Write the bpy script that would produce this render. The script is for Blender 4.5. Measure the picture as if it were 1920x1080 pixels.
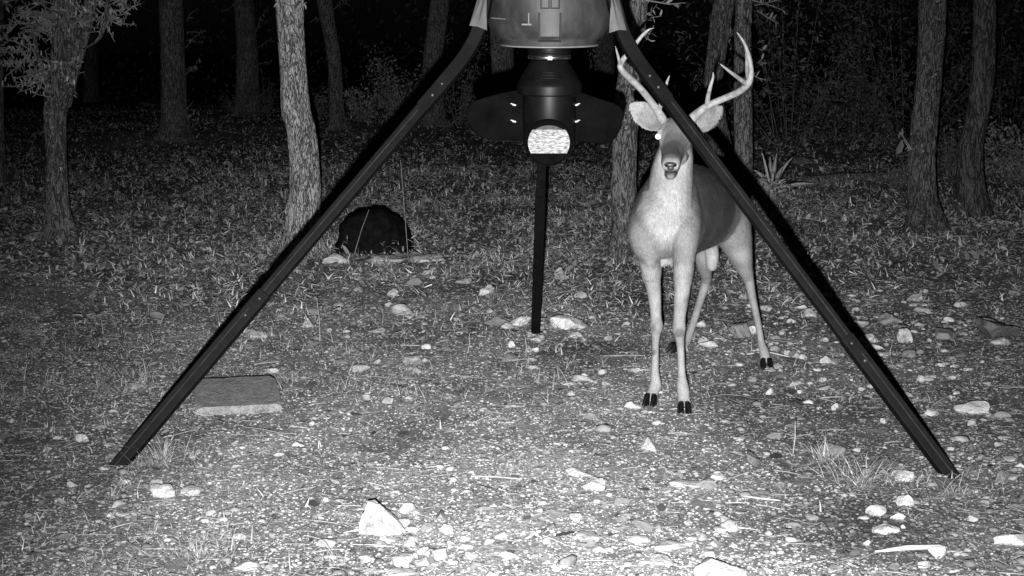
import bpy, math, random
import numpy as np
from mathutils import Vector, Matrix, noise as mnoise

random.seed(7)
RNG = np.random.default_rng(11)
for o in list(bpy.data.objects):
    bpy.data.objects.remove(o)
SC = bpy.context.scene
COL = SC.collection

# ------------------------------------------------------------ camera, sky, lamps
F = 2800.0            # focal length in pixels of the 1920 wide frame
H = 1.40              # camera height on its post
TH = math.atan((540 - 86) / F)
FWD = Vector((0, math.cos(TH), -math.sin(TH)))
UP = Vector((0, math.sin(TH), math.cos(TH)))
cam = bpy.data.objects.new('camera', bpy.data.cameras.new('camera'))
COL.objects.link(cam)
cam.location = (0, 0, H)
cam.rotation_euler = (math.pi / 2 - TH, 0, 0)
cam.data.sensor_width = 36
cam.data.lens = F / 1920 * 36
cam.data.clip_start = 0.05
cam.data.clip_end = 1000
SC.camera = cam

world = bpy.data.worlds.new('World'); SC.world = world
world.use_nodes = True
wn = world.node_tree.nodes; wl = world.node_tree.links
bg = wn['Background']
sky = wn.new('ShaderNodeTexSky'); sky.sky_type = 'NISHITA'; sky.sun_disc = False
sky.sun_elevation = math.radians(25); sky.sun_rotation = math.radians(200)
rgb2bw = wn.new('ShaderNodeRGBToBW')          # infrared picture: no colour anywhere
wl.new(sky.outputs[0], rgb2bw.inputs[0]); wl.new(rgb2bw.outputs[0], bg.inputs['Color'])
bg.inputs['Strength'].default_value = 0.00022

moon = bpy.data.objects.new('moon', bpy.data.lights.new('moon', 'SUN'))
COL.objects.link(moon)
moon.data.energy = 0.002; moon.data.angle = math.radians(0.5)
moon.rotation_euler = (math.radians(65), 0, math.radians(20))

# the infrared lamp of the wildlife camera, mounted just under its lens
ir = bpy.data.objects.new('infrared_lamp', bpy.data.lights.new('infrared_lamp', 'SPOT'))
COL.objects.link(ir)
ir.location = (-0.03, 0.02, H - 0.12)
ir.data.energy = 3500
ir.data.spot_size = math.radians(55)
ir.data.spot_blend = 1.0
ir.data.shadow_soft_size = 0.012
_t = Vector((0.16, 5.0, 0.42)) - Vector(ir.location)
ir.rotation_euler = _t.to_track_quat('-Z', 'Y').to_euler()

SC.view_settings.view_transform = 'Standard'
SC.view_settings.look = 'None'
SC.view_settings.exposure = 0.0
SC.view_settings.gamma = 1.0
SC.view_settings.use_curve_mapping = False

# ------------------------------------------------------------ geometry of the view
def ray(px, py):
    return FWD + Vector((1, 0, 0)) * ((px - 960) / F) + UP * ((540 - py) / F)

def P(px, py, D):
    """world point seen at photo pixel (px, py) at D metres ahead"""
    d = ray(px, py)
    return Vector((0, 0, H)) + d * (D / d.y)

def hgt(x, y):
    """terrain height"""
    h = 0.018 * mnoise.noise(Vector((x * 0.9, y * 0.9, 3.1)))
    h += 0.010 * mnoise.noise(Vector((x * 2.6, y * 2.6, 9.1)))
    k = min(1, max(0, (y - 8) / 14))
    h += k * 0.12 * mnoise.noise(Vector((x * 0.25, y * 0.25, 1.7)))
    k2 = min(1, max(0, (y - 30) / 25))
    h -= k2 * 0.5
    return h

def G(px, py, dz=0.0):
    """ground point seen at the pixel"""
    z = 0.0
    for _ in range(6):
        d = ray(px, py)
        t = (z - H) / d.z
        p = Vector((0, 0, H)) + d * t
        z = hgt(p.x, p.y)
    return Vector((p.x, p.y, z + dz))

def proj(x, y, z):
    x = np.asarray(x); y = np.asarray(y); z = np.asarray(z) - H
    dep = y * FWD.y + z * FWD.z
    up = y * UP.y + z * UP.z
    return 960 + F * x / dep, 540 - F * up / dep

def hgt_np(x, y):
    return np.array([hgt(a, b) for a, b in zip(x, y)])

# ------------------------------------------------------------ helpers
def new_mesh(name, V, Fc, smooth=False, cols=None):
    me = bpy.data.meshes.new(name)
    V = np.asarray(V, dtype=np.float32).reshape(-1, 3)
    if isinstance(Fc, np.ndarray):
        k = Fc.shape[1]
        me.vertices.add(len(V)); me.vertices.foreach_set('co', V.ravel())
        me.loops.add(Fc.size); me.loops.foreach_set('vertex_index', Fc.astype(np.int32).ravel())
        me.polygons.add(len(Fc))
        me.polygons.foreach_set('loop_start', np.arange(0, Fc.size, k, dtype=np.int32))
        me.polygons.foreach_set('loop_total', np.full(len(Fc), k, dtype=np.int32))
        me.update(calc_edges=True)
    else:
        me.from_pydata([tuple(map(float, v)) for v in V], [], Fc)
        me.update()
    if smooth:
        me.polygons.foreach_set('use_smooth', np.ones(len(me.polygons), dtype=bool))
    if cols is not None:
        at = me.attributes.new('tone', 'FLOAT', 'POINT')
        at.data.foreach_set('value', np.asarray(cols, dtype=np.float32))
    return me

def obj(name, V, Fc, mat, parent=None, smooth=False, cols=None, loc=None):
    me = new_mesh(name, V, Fc, smooth, cols)
    me.materials.append(mat)
    o = bpy.data.objects.new(name, me)
    COL.objects.link(o)
    if parent is not None:
        o.parent = parent
        o.matrix_parent_inverse = parent.matrix_basis.inverted()
    if loc is not None:
        o.location = loc
    return o

def tag(o, label=None, cat=None, group=None, kind=None):
    if label: o['label'] = label
    if cat: o['category'] = cat
    if group: o['group'] = group
    if kind: o['kind'] = kind
    return o

def empty(name, loc, label, cat, group=None):
    o = bpy.data.objects.new(name, None)
    o.empty_display_size = 0.1
    COL.objects.link(o)
    o.location = loc
    return tag(o, label, cat, group)

class MB:
    """collects shapes into one mesh"""
    def __init__(s): s.v = []; s.f = []
    def add(s, V, Fc):
        b = len(s.v)
        s.v += [tuple(v) for v in V]
        s.f += [tuple(i + b for i in f) for f in Fc]
        return s
    def tube(s, pts, rad, n=8, ref=None, cap=True, sq=1.0, rot=0.0):
        pts = [Vector(p) for p in pts]
        if not hasattr(rad, '__len__'): rad = [rad] * len(pts)
        V = []; Fc = []
        t0 = (pts[1] - pts[0]).normalized()
        a = Vector(ref) if ref is not None else (Vector((0, 0, 1)) if abs(t0.z) < 0.9 else Vector((1, 0, 0)))
        u = (a - t0 * a.dot(t0)).normalized()
        for i, p in enumerate(pts):
            if i == 0: t = pts[1] - pts[0]
            elif i == len(pts) - 1: t = pts[-1] - pts[-2]
            else: t = (pts[i + 1] - p).normalized() + (p - pts[i - 1]).normalized()
            t.normalize()
            u = (u - t * u.dot(t)).normalized()
            w = t.cross(u)
            r = rad[i]
            ru, rw = (r if hasattr(r, '__len__') else (r, r * sq))
            for k in range(n):
                an = 2 * math.pi * k / n + rot
                V.append(p + u * (math.cos(an) * ru) + w * (math.sin(an) * rw))
        for i in range(len(pts) - 1):
            for k in range(n):
                k2 = (k + 1) % n
                Fc.append((i * n + k, i * n + k2, (i + 1) * n + k2, (i + 1) * n + k))
        if cap:
            Fc.append(tuple(range(n - 1, -1, -1)))
            Fc.append(tuple((len(pts) - 1) * n + k for k in range(n)))
        return s.add(V, Fc)
    def box(s, c, sx, sy, sz, M=None):
        c = Vector(c); V = []
        for dz in (-.5, .5):
            for dx, dy in ((-.5, -.5), (.5, -.5), (.5, .5), (-.5, .5)):
                v = Vector((dx * sx, dy * sy, dz * sz))
                V.append(c + (M @ v if M else v))
        return s.add(V, [(3, 2, 1, 0), (4, 5, 6, 7), (0, 1, 5, 4), (1, 2, 6, 5), (2, 3, 7, 6), (3, 0, 4, 7)])
    def lathe(s, c, prof, n=40):
        c = Vector(c); V = []; Fc = []
        for r, z in prof:
            for k in range(n):
                a = 2 * math.pi * k / n
                V.append(c + Vector((r * math.cos(a), r * math.sin(a), z)))
        for i in range(len(prof) - 1):
            for k in range(n):
                k2 = (k + 1) % n
                Fc.append((i * n + k, i * n + k2, (i + 1) * n + k2, (i + 1) * n + k))
        Fc.append(tuple(range(n - 1, -1, -1)))
        Fc.append(tuple((len(prof) - 1) * n + k for k in range(n)))
        return s.add(V, Fc)
    def ell(s, c, rx, ry, rz, M=None, nu=14, nv=9):
        c = Vector(c); V = []; Fc = []
        for j in range(1, nv):
            ph = math.pi * j / nv
            for k in range(nu):
                a = 2 * math.pi * k / nu
                v = Vector((rx * math.sin(ph) * math.cos(a), ry * math.sin(ph) * math.sin(a), rz * math.cos(ph)))
                V.append(c + (M @ v if M else v))
        for j in range(nv - 2):
            for k in range(nu):
                k2 = (k + 1) % nu
                Fc.append((j * nu + k, (j + 1) * nu + k, (j + 1) * nu + k2, j * nu + k2))
        a = Vector((0, 0, rz)); V.append(c + (M @ a if M else a)); V.append(c - (M @ a if M else a))
        for k in range(nu):
            k2 = (k + 1) % nu
            Fc.append((len(V) - 2, k, k2)); Fc.append((len(V) - 1, (nv - 2) * nu + k2, (nv - 2) * nu + k))
        return s.add(V, Fc)
    def build(s, name, mat, parent=None, smooth=False):
        return obj(name, s.v, s.f, mat, parent, smooth)

def bevel(o, w, seg=2):
    m = o.modifiers.new('bevel', 'BEVEL'); m.width = w; m.segments = seg; m.limit_method = 'ANGLE'
    return o

def spline(pts, per=6):
    """Catmull-Rom through tuples of floats"""
    A = np.array([list(p) for p in pts], float)
    A = np.vstack([2 * A[0] - A[1], A, 2 * A[-1] - A[-2]])
    out = []
    for i in range(1, len(A) - 2):
        for k in range(per):
            t = k / per
            p0, p1, p2, p3 = A[i - 1], A[i], A[i + 1], A[i + 2]
            out.append(0.5 * (2 * p1 + (p2 - p0) * t + (2 * p0 - 5 * p1 + 4 * p2 - p3) * t * t + (3 * p1 - p0 - 3 * p2 + p3) * t ** 3))
    out.append(A[-2])
    return np.array(out)

# ------------------------------------------------------------ materials (all grey: an infrared picture)
def material(name, rough=0.8, spec=0.3):
    m = bpy.data.materials.new(name); m.use_nodes = True
    nt = m.node_tree; b = nt.nodes['Principled BSDF']
    b.inputs['Roughness'].default_value = rough
    b.inputs['Specular IOR Level'].default_value = spec
    return m, nt, b

def N(nt, t, **kw):
    n = nt.nodes.new(t)
    for k, v in kw.items():
        if k in n.inputs.keys(): n.inputs[k].default_value = v
        else: setattr(n, k, v)
    return n

def ramp(nt, fac, stops):
    r = nt.nodes.new('ShaderNodeValToRGB')
    el = r.color_ramp.elements
    while len(el) < len(stops): el.new(0.5)
    for e, (p, v) in zip(el, stops):
        e.position = p; e.color = (v, v, v, 1)
    nt.links.new(fac, r.inputs[0])
    return r.outputs[0]

def coords(nt, scale=(1, 1, 1), obj_=True):
    tc = nt.nodes.new('ShaderNodeTexCoord'); mp = nt.nodes.new('ShaderNodeMapping')
    mp.inputs['Scale'].default_value = scale
    nt.links.new(tc.outputs['Object' if obj_ else 'Generated'], mp.inputs[0])
    return mp.outputs[0]

def noise_tex(nt, vec, scale, detail=6, rough=0.6):
    n = N(nt, 'ShaderNodeTexNoise', Scale=scale, Detail=detail, Roughness=rough)
    nt.links.new(vec, n.inputs['Vector'])
    return n.outputs['Fac']

def bump(nt, b, h, strength, dist=0.01):
    bp = N(nt, 'ShaderNodeBump', Strength=strength, Distance=dist)
    nt.links.new(h, bp.inputs['Height']); nt.links.new(bp.outputs[0], b.inputs['Normal'])

def mult(nt, a, b, mode='MULTIPLY', fac=1.0):
    mx = nt.nodes.new('ShaderNodeMixRGB'); mx.blend_type = mode; mx.inputs[0].default_value = fac
    for i, s in ((1, a), (2, b)):
        if isinstance(s, (int, float)): mx.inputs[i].default_value = (s, s, s, 1)
        else: nt.links.new(s, mx.inputs[i])
    return mx.outputs[0]

def grey_mat(name, lo, hi, scale=30, rough=0.7, spec=0.3, bmp=0.2, bd=0.003, metallic=0):
    m, nt, b = material(name, rough, spec)
    v = coords(nt)
    n = noise_tex(nt, v, scale)
    nt.links.new(ramp(nt, n, [(0.3, lo), (0.7, hi)]), b.inputs['Base Color'])
    b.inputs['Metallic'].default_value = metallic
    if bmp: bump(nt, b, n, bmp, bd)
    return m

def soil_mat():
    m, nt, b = material('soil', 0.95, 0.1)
    v = coords(nt)
    big = noise_tex(nt, v, 0.8, 4)
    fine = noise_tex(nt, v, 70, 8, 0.75)
    mid = noise_tex(nt, v, 9, 6, 0.7)
    c = mult(nt, ramp(nt, fine, [(0.34, 0.18), (0.5, 0.36), (0.66, 0.56)]), ramp(nt, mid, [(0.3, 0.6), (0.7, 1.0)]))
    c = mult(nt, c, ramp(nt, big, [(0.35, 0.6), (0.65, 1.0)]))
    a = nt.nodes.new('ShaderNodeAttribute'); a.attribute_name = 'tone'
    c = mult(nt, c, a.outputs['Fac'])
    nt.links.new(c, b.inputs['Base Color'])
    bump(nt, b, fine, 1.0, 0.02)
    return m

def bark_mat(name, lo, hi, plate=55, patch=False, lichen=0.0):
    m, nt, b = material(name, 0.9, 0.12)
    v = coords(nt, (1, 1, 0.24))
    def ridge(scale, detail, width, dist):
        n = N(nt, 'ShaderNodeTexNoise', Scale=scale, Detail=detail, Roughness=.55, Distortion=dist)
        nt.links.new(v, n.inputs['Vector'])
        s1 = nt.nodes.new('ShaderNodeMath'); s1.operation = 'SUBTRACT'; s1.inputs[1].default_value = .5
        nt.links.new(n.outputs['Fac'], s1.inputs[0])
        s2 = nt.nodes.new('ShaderNodeMath'); s2.operation = 'ABSOLUTE'; nt.links.new(s1.outputs[0], s2.inputs[0])
        return ramp(nt, s2.outputs[0], [(0.0, 0.0), (width, 1.0)])
    a = ridge(plate * .55, 2, .075, .6); c2 = ridge(plate * 1.1, 3, .06, .3)
    fine = noise_tex(nt, coords(nt, (1, 1, .6)), 130, 4, 0.7)
    h = mult(nt, a, c2, 'MULTIPLY', .75)
    h = mult(nt, h, ramp(nt, fine, [(.3, .45), (.65, 1.0)]))
    c = ramp(nt, h, [(0.08, lo), (0.32, (lo + hi) * .42), (0.62, hi)])
    big = noise_tex(nt, v, 6, 3)
    c = mult(nt, c, ramp(nt, big, [(0.3, 0.7), (0.7, 1.0)]))
    if lichen:
        ln = noise_tex(nt, coords(nt), 30, 4, 0.65)
        lf = ramp(nt, ln, [(0.60, 0.0), (0.67, 1.0)])
        mx = nt.nodes.new('ShaderNodeMixRGB'); nt.links.new(lf, mx.inputs[0])
        nt.links.new(c, mx.inputs[1]); mx.inputs[2].default_value = (lichen,) * 3 + (1,)
        c = mx.outputs[0]
    nt.links.new(c, b.inputs['Base Color'])
    bump(nt, b, h, 1.0, 0.02)
    return m

def tone_mat(name, rough=0.8, spec=0.2, gain=1.0, scale=60, trans=False):
    """colour from the 'tone' number stored with each small piece"""
    m, nt, b = material(name, rough, spec)
    a = nt.nodes.new('ShaderNodeAttribute'); a.attribute_name = 'tone'
    n = noise_tex(nt, coords(nt), scale, 4)
    c = mult(nt, a.outputs['Fac'], ramp(nt, n, [(0.3, 0.65 * gain), (0.7, 1.15 * gain)]))
    nt.links.new(c, b.inputs['Base Color'])
    return m

def rock_mat(name, lo, hi, scale=18):
    m, nt, b = material(name, 0.9, 0.15)
    info = nt.nodes.new('ShaderNodeObjectInfo')
    v = coords(nt)
    add = nt.nodes.new('ShaderNodeVectorMath'); add.operation = 'ADD'
    cmb = nt.nodes.new('ShaderNodeCombineXYZ')
    ml = nt.nodes.new('ShaderNodeMath'); ml.operation = 'MULTIPLY'; ml.inputs[1].default_value = 40
    nt.links.new(info.outputs['Random'], ml.inputs[0]); nt.links.new(ml.outputs[0], cmb.inputs[0])
    nt.links.new(v, add.inputs[0]); nt.links.new(cmb.outputs[0], add.inputs[1]); v = add.outputs[0]
    n = noise_tex(nt, v, scale, 8, 0.65)
    n2 = noise_tex(nt, v, scale * 6, 5, 0.7)
    c = mult(nt, ramp(nt, n, [(0.32, lo), (0.48, hi * 0.85), (0.62, hi)]), ramp(nt, n2, [(0.34, 0.62), (0.5, 1.0)]))
    # soil stains where the stone meets the ground
    sx = nt.nodes.new('ShaderNodeSeparateXYZ'); tc = nt.nodes.new('ShaderNodeTexCoord'); nt.links.new(tc.outputs['Generated'], sx.inputs[0])
    c = mult(nt, c, ramp(nt, mult(nt, sx.outputs[2], n, 'ADD', .55), [(.36, .55), (.6, 1.0)]))
    nt.links.new(c, b.inputs['Base Color'])
    bump(nt, b, mult(nt, n, n2, 'ADD', 0.4), 0.9, 0.016)
    return m

M = {}
M['soil'] = soil_mat()
M['litter'] = tone_mat('leaf_litter', 0.85, 0.2)
M['pebble'] = tone_mat('pebble', 0.9, 0.2)
M['weed'] = tone_mat('weed_leaf', 0.6, 0.3)
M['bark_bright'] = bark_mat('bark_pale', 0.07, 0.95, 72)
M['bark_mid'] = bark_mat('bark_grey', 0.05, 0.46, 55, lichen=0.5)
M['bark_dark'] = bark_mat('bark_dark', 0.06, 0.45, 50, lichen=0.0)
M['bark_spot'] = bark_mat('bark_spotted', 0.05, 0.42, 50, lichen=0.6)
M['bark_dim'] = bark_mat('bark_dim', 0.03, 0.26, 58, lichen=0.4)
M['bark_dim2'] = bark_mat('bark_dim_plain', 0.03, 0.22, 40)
M['rock'] = rock_mat('limestone', 0.2, 0.56)
M['rock_bright'] = rock_mat('white_limestone', 0.2, 0.47, 14)
M['rock_far_lit'] = rock_mat('white_limestone_far_lit', 0.35, 0.75, 14)
M['rock_dark'] = rock_mat('dark_stone', 0.06, 0.16, 14)
M['rock_grey'] = rock_mat('grey_stone', 0.10, 0.28)
M['twig'] = grey_mat('dry_twig', 0.2, 0.42, 60)
M['stick'] = grey_mat('bleached_stick', 0.3, 0.55, 60)

# ------------------------------------------------------------ ground
# ground tones: lamp's bright pool and falloff painted in, plus dark damp loam patches
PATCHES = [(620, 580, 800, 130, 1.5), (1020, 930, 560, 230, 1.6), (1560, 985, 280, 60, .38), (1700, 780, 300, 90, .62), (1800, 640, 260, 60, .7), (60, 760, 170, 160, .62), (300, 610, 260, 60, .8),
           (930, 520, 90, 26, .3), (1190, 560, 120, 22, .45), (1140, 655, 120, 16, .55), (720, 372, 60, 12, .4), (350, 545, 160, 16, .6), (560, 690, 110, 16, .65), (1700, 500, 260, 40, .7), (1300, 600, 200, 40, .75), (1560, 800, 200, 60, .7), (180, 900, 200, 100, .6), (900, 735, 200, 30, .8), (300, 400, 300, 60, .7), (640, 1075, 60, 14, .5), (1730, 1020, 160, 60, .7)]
def soil_lit_tone(x, y):
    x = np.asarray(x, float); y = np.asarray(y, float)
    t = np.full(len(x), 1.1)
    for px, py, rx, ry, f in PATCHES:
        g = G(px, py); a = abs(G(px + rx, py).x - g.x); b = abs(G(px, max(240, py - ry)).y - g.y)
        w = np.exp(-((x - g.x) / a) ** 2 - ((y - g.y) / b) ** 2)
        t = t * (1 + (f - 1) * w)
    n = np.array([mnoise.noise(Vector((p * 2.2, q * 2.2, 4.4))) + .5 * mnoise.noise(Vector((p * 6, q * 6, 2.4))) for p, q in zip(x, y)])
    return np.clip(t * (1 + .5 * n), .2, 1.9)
def ground_sheet():
    ys = np.concatenate([np.linspace(-3, 3, 16), np.linspace(3.06, 9, 200), np.linspace(9.1, 30, 130), np.linspace(31, 400, 60)])
    V = []; nx = 161
    for y in ys:
        half = max(6, abs(y) * 0.75 + 4)
        xs = np.linspace(-1, 1, nx); xs = np.sign(xs) * np.abs(xs) ** 1.5 * half
        for x in xs: V.append((x, y, hgt(x, y) + 0.006 * mnoise.noise(Vector((x * 9, y * 9, 0)))))
    i = np.arange(len(ys) - 1)[:, None] * nx + np.arange(nx - 1)[None, :]
    i = i.ravel()
    Fc = np.stack([i, i + 1, i + nx + 1, i + nx], 1)
    V = np.array(V)
    o = obj('ground', V, Fc, M['soil'], smooth=True, cols=soil_lit_tone(V[:, 0], V[:, 1]))
    tag(o, kind='structure')
ground_sheet()

# ------------------------------------------------------------ scatter of small things on the ground
def rot_mats(yaw, tilt, roll):
    cy, sy = np.cos(yaw), np.sin(yaw); ct, st = np.cos(tilt), np.sin(tilt); cr, sr = np.cos(roll), np.sin(roll)
    Rz = np.zeros((len(yaw), 3, 3)); Rz[:, 0, 0] = cy; Rz[:, 0, 1] = -sy; Rz[:, 1, 0] = sy; Rz[:, 1, 1] = cy; Rz[:, 2, 2] = 1
    Ry = np.zeros_like(Rz); Ry[:, 0, 0] = ct; Ry[:, 0, 2] = -st; Ry[:, 2, 0] = st; Ry[:, 2, 2] = ct; Ry[:, 1, 1] = 1
    Rx = np.zeros_like(Rz); Rx[:, 1, 1] = cr; Rx[:, 1, 2] = -sr; Rx[:, 2, 1] = sr; Rx[:, 2, 2] = cr; Rx[:, 0, 0] = 1
    return Rz @ Ry @ Rx

def scatter(name, tmpl, tf, pos, scl, yaw, tilt, roll, tone, mat, smooth=False, kind='stuff', parent=None):
    n = len(pos)
    R = rot_mats(yaw, tilt, roll)
    V = np.einsum('nij,nkj->nki', R, tmpl[None] * scl[:, None, :]) + pos[:, None, :]
    Fc = (tf[None] + (np.arange(n) * len(tmpl))[:, None, None]).reshape(-1, tf.shape[1])
    o = obj(name, V.reshape(-1, 3), Fc, mat, parent, smooth, cols=np.repeat(tone, len(tmpl)))
    if kind: o['kind'] = kind
    return o

# templates: length along +x
LEAF = np.array([(0, 0, 0), (.3, .5, .06), (.3, -.5, .06), (.68, .42, .1), (.68, -.42, .1), (1, 0, .02), (.3, 0, -.02), (.68, 0, .02)], float)
LEAF_F = np.array([(0, 6, 1), (0, 2, 6), (1, 6, 7), (1, 7, 3), (6, 2, 4), (6, 4, 7), (3, 7, 5), (7, 4, 5)])
BLADE = np.array([(0, .5, 0), (0, -.5, 0), (.35, .42, .0), (.35, -.42, .0), (.7, .28, -.07), (.7, -.28, -.07), (1, 0, -.26)], float)
BLADE_F = np.array([(0, 1, 3), (0, 3, 2), (2, 3, 5), (2, 5, 4), (4, 5, 6)])
PEB = np.array([(.5, 0, 0), (-.5, 0, 0), (0, .5, 0), (0, -.5, 0), (.25, .2, .42), (-.22, -.2, .45), (-.2, .25, .3), (.2, -.28, .33), (0, 0, -.3)], float)
PEB_F = np.array([(0, 2, 4), (2, 6, 4), (2, 1, 6), (1, 5, 6), (1, 3, 5), (3, 7, 5), (3, 0, 7), (0, 4, 7), (4, 6, 5), (4, 5, 7), (0, 8, 2), (0, 3, 8), (1, 2, 8), (1, 8, 3)])
TWIG = np.array([(0, .5, 0), (0, -.25, .43), (0, -.25, -.43), (.5, .6, .4), (.5, -.1, .8), (.5, -.1, 0), (1, .35, .1), (1, -.2, .4), (1, -.2, -.2)], float)
TWIG_F = np.array([(0, 1, 4), (0, 4, 3), (1, 2, 5), (1, 5, 4), (2, 0, 3), (2, 3, 5), (3, 4, 7), (3, 7, 6), (4, 5, 8), (4, 8, 7), (5, 3, 6), (5, 6, 8)])

def patch(n, d0, d1, power=1.0, wide=1.25):
    """points on the ground between two distances, denser near"""
    u = RNG.random(n)
    if power == 0: d = np.sqrt(d0 ** 2 + u * (d1 ** 2 - d0 ** 2))
    else: d = np.exp(np.log(d0) + u * (np.log(d1) - np.log(d0)))
    x = (RNG.random(n) * 2 - 1) * d * 0.343 * wide
    return x, d

# large blotches where soil is barer or paler
def blotch(x, y, s, seed):
    return np.array([mnoise.noise(Vector((a * s, b * s, seed))) for a, b in zip(x, y)])

def put(name, tmpl, tf, n, d0, d1, L, W, Hh, tone, mat, tilt=0.15, lift=0.003, power=1.0, accept=None, wide=1.25, flatroll=0.3):
    x, y = patch(n, d0, d1, power, wide)
    if accept is not None:
        px, py = proj(x, y, 0)
        keep = RNG.random(n) < accept(px, py, x, y)
        x, y = x[keep], y[keep]
    n = len(x)
    z = hgt_np(x, y) + lift
    s = RNG.lognormal(0, 0.38, n)
    far = np.clip(y / 6, 1, 4) ** 0.55
    scl = np.stack([L * s * far, W * s * far * RNG.uniform(.6, 1.4, n), Hh * s * far * RNG.uniform(.6, 1.4, n)], 1)
    yaw = RNG.random(n) * 2 * math.pi
    # small flat pieces lie every way round
    up_ = np.clip((y - 4.2) / 3, .6, 2.0)     # tipped up more with distance to catch more lamp light
    tl = RNG.normal(0, 1, n) * tilt * up_; rl = RNG.normal(0, 1, n) * flatroll * up_
    t = np.clip(tone[0] + (tone[1] - tone[0]) * RNG.beta(*tone[2], n), 0.01, 0.9)
    t = np.clip(t * soil_lit_tone(x, y) ** .8, .01, .46)
    return scatter(name, tmpl, tf, np.stack([x, y, z], 1), scl, yaw, tl, rl, t, mat)

def acc_gravel(px, py, x, y):
    return np.clip((py - 430) / 200, 0.1, 1)
def acc_leaf(px, py, x, y):
    return np.clip(0.35 + (900 - py) / 900, 0.3, 1)

o = put('gravel', PEB, PEB_F, 105000, 3.5, 9.0, .0090, .0078, .0046, (.04, .44, (1.3, 1.8)), M['pebble'], lift=.001, accept=acc_gravel, wide=1.15)
o['label'] = 'fine pale and dark gravel covering the bare ground'
o = put('coarse_gravel', PEB, PEB_F, 3200, 3.5, 12.0, .024, .019, .011, (.1, .36, (1.6, 1.5)), M['pebble'], lift=.003, accept=lambda px, py, x, y: np.clip(0.2 + (px - 900) / 1400, 0.15, 1) * np.clip((py - 400) / 200, 0.1, 1))
o['label'] = 'thumb-sized broken stones lying through the gravel'
o = put('leaf_litter', LEAF, LEAF_F, 90000, 3.5, 14.0, .018, .006, .007, (.04, .54, (1.3, 1.7)), M['litter'], tilt=.16, flatroll=.35, lift=.005, accept=acc_leaf, wide=1.15)
o['label'] = 'small dry fallen leaves lying over the ground'
o = put('far_leaf_litter', LEAF, LEAF_F, 60000, 9.0, 40.0, .020, .008, .02, (.06, .6, (1.1, 2.2)), M['litter'], tilt=.4, flatroll=.7, lift=.006, wide=1.15)
o['label'] = 'dry leaves under the far trees'
o = put('fallen_twigs', TWIG, TWIG_F, 5200, 3.5, 14.0, .055, .0022, .0022, (.1, .5, (2, 2)), M['litter'], tilt=.1, lift=.006)
o['label'] = 'short thin twigs strewn over the ground'

o = put('broad_leaf_litter', LEAF, LEAF_F, 3200, 3.8, 10.0, .036, .02, .010, (.04, .36, (1.4, 1.6)), M['litter'], tilt=.2, flatroll=.35, lift=.008, accept=acc_leaf)
o['label'] = 'broad fallen leaves lying among the smaller litter'

# weeds: low leafy sprouts, thick in the middle distance
def weeds(name, nclump, d0, d1, leaf, height, tone, accept, nleaf=(5, 9), wide=1.2, label=None, width=.14):
    x, y = patch(nclump, d0, d1, 0.5, wide)
    px, py = proj(x, y, 0)
    keep = RNG.random(nclump) < accept(px, py) * np.clip(.55 + 1.6 * blotch(x, y, 1.3, 8.0) + .8 * blotch(x, y, 4.0, 3.0), .06, 1)
    x, y = x[keep], y[keep]
    z0 = hgt_np(x, y)
    pos = []; scl = []; yaw = []; tilt = []; ton = []
    for a, b, c in zip(x, y, z0):
        k = RNG.integers(*nleaf)
        hh = height * RNG.uniform(.4, 1.3); lean = RNG.normal(0, .25, 2) * hh
        t0 = RNG.uniform(*tone)
        for i in range(k):
            q = (i + RNG.random()) / k
            pos.append((a + lean[0] * q + RNG.normal(0, .012), b + lean[1] * q + RNG.normal(0, .012), c + hh * q))
            L = leaf * RNG.uniform(.55, 1.35)
            scl.append((L, L * width * RNG.uniform(.7, 1.2), L * .9))
            yaw.append(RNG.random() * 6.283); tilt.append(RNG.normal(.45, .45)); ton.append(t0 * RNG.uniform(.6, 1.25))
    n = len(pos)
    o = scatter(name, BLADE, BLADE_F, np.array(pos), np.array(scl), np.array(yaw), np.array(tilt), RNG.normal(0, .5, n), np.array(ton), M['weed'])
    o['label'] = label
    return o

def acc_mid(px, py):
    a = np.clip((680 - py) / 230, 0, 1) ** 1.6 * np.where((px > 590) & (px < 840) & (py > 476) & (py < 512), .12, 1)
    b = np.clip(1.1 - np.abs(px - 860) / 1000, .3, 1)
    return a * b
weeds('low_weeds', 24000, 6.2, 17, .046, .09, (.2, .8), acc_mid, label='low pale leafy weeds on the ground before the trees', nleaf=(5, 10))
weeds('far_weeds', 7000, 12, 34, .05, .11, (.15, .65), lambda px, py: np.ones(len(px)) * .9, label='low weeds growing under the far trees', width=.2)
weeds('near_sprouts', 900, 4.2, 8, .03, .03, (.2, .5), lambda px, py: np.clip((1050 - px) / 900, .1, 1), label='small sprouts in the gravel at the left', nleaf=(3, 6))

def grass(name, spots, label, tone=(.16, .44)):
    """spots: (px, py, radius m, blades, length m)"""
    pos = []; scl = []; yaw = []; tilt = []; ton = []
    for px, py, r, n, L in spots:
        c = G(px, py)
        for _ in range(n):
            a = RNG.random() * 6.283; q = abs(RNG.normal(0, .55)) * r
            x, y = c.x + q * math.cos(a), c.y + q * math.sin(a)
            pos.append((x, y, hgt(x, y)))
            l = L * RNG.uniform(.4, 1.3)
            scl.append((l, .0028 * RNG.uniform(.7, 1.5), l * 1.3))
            yaw.append(a + RNG.normal(0, .9)); tilt.append(RNG.uniform(.02, 1.15)); ton.append(RNG.uniform(*tone))
    n = len(pos)
    o = scatter(name, BLADE, BLADE_F, np.array(pos), np.array(scl), np.array(yaw), np.array(tilt), RNG.normal(0, .3, n), np.array(ton), M['weed'])
    return o

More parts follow.
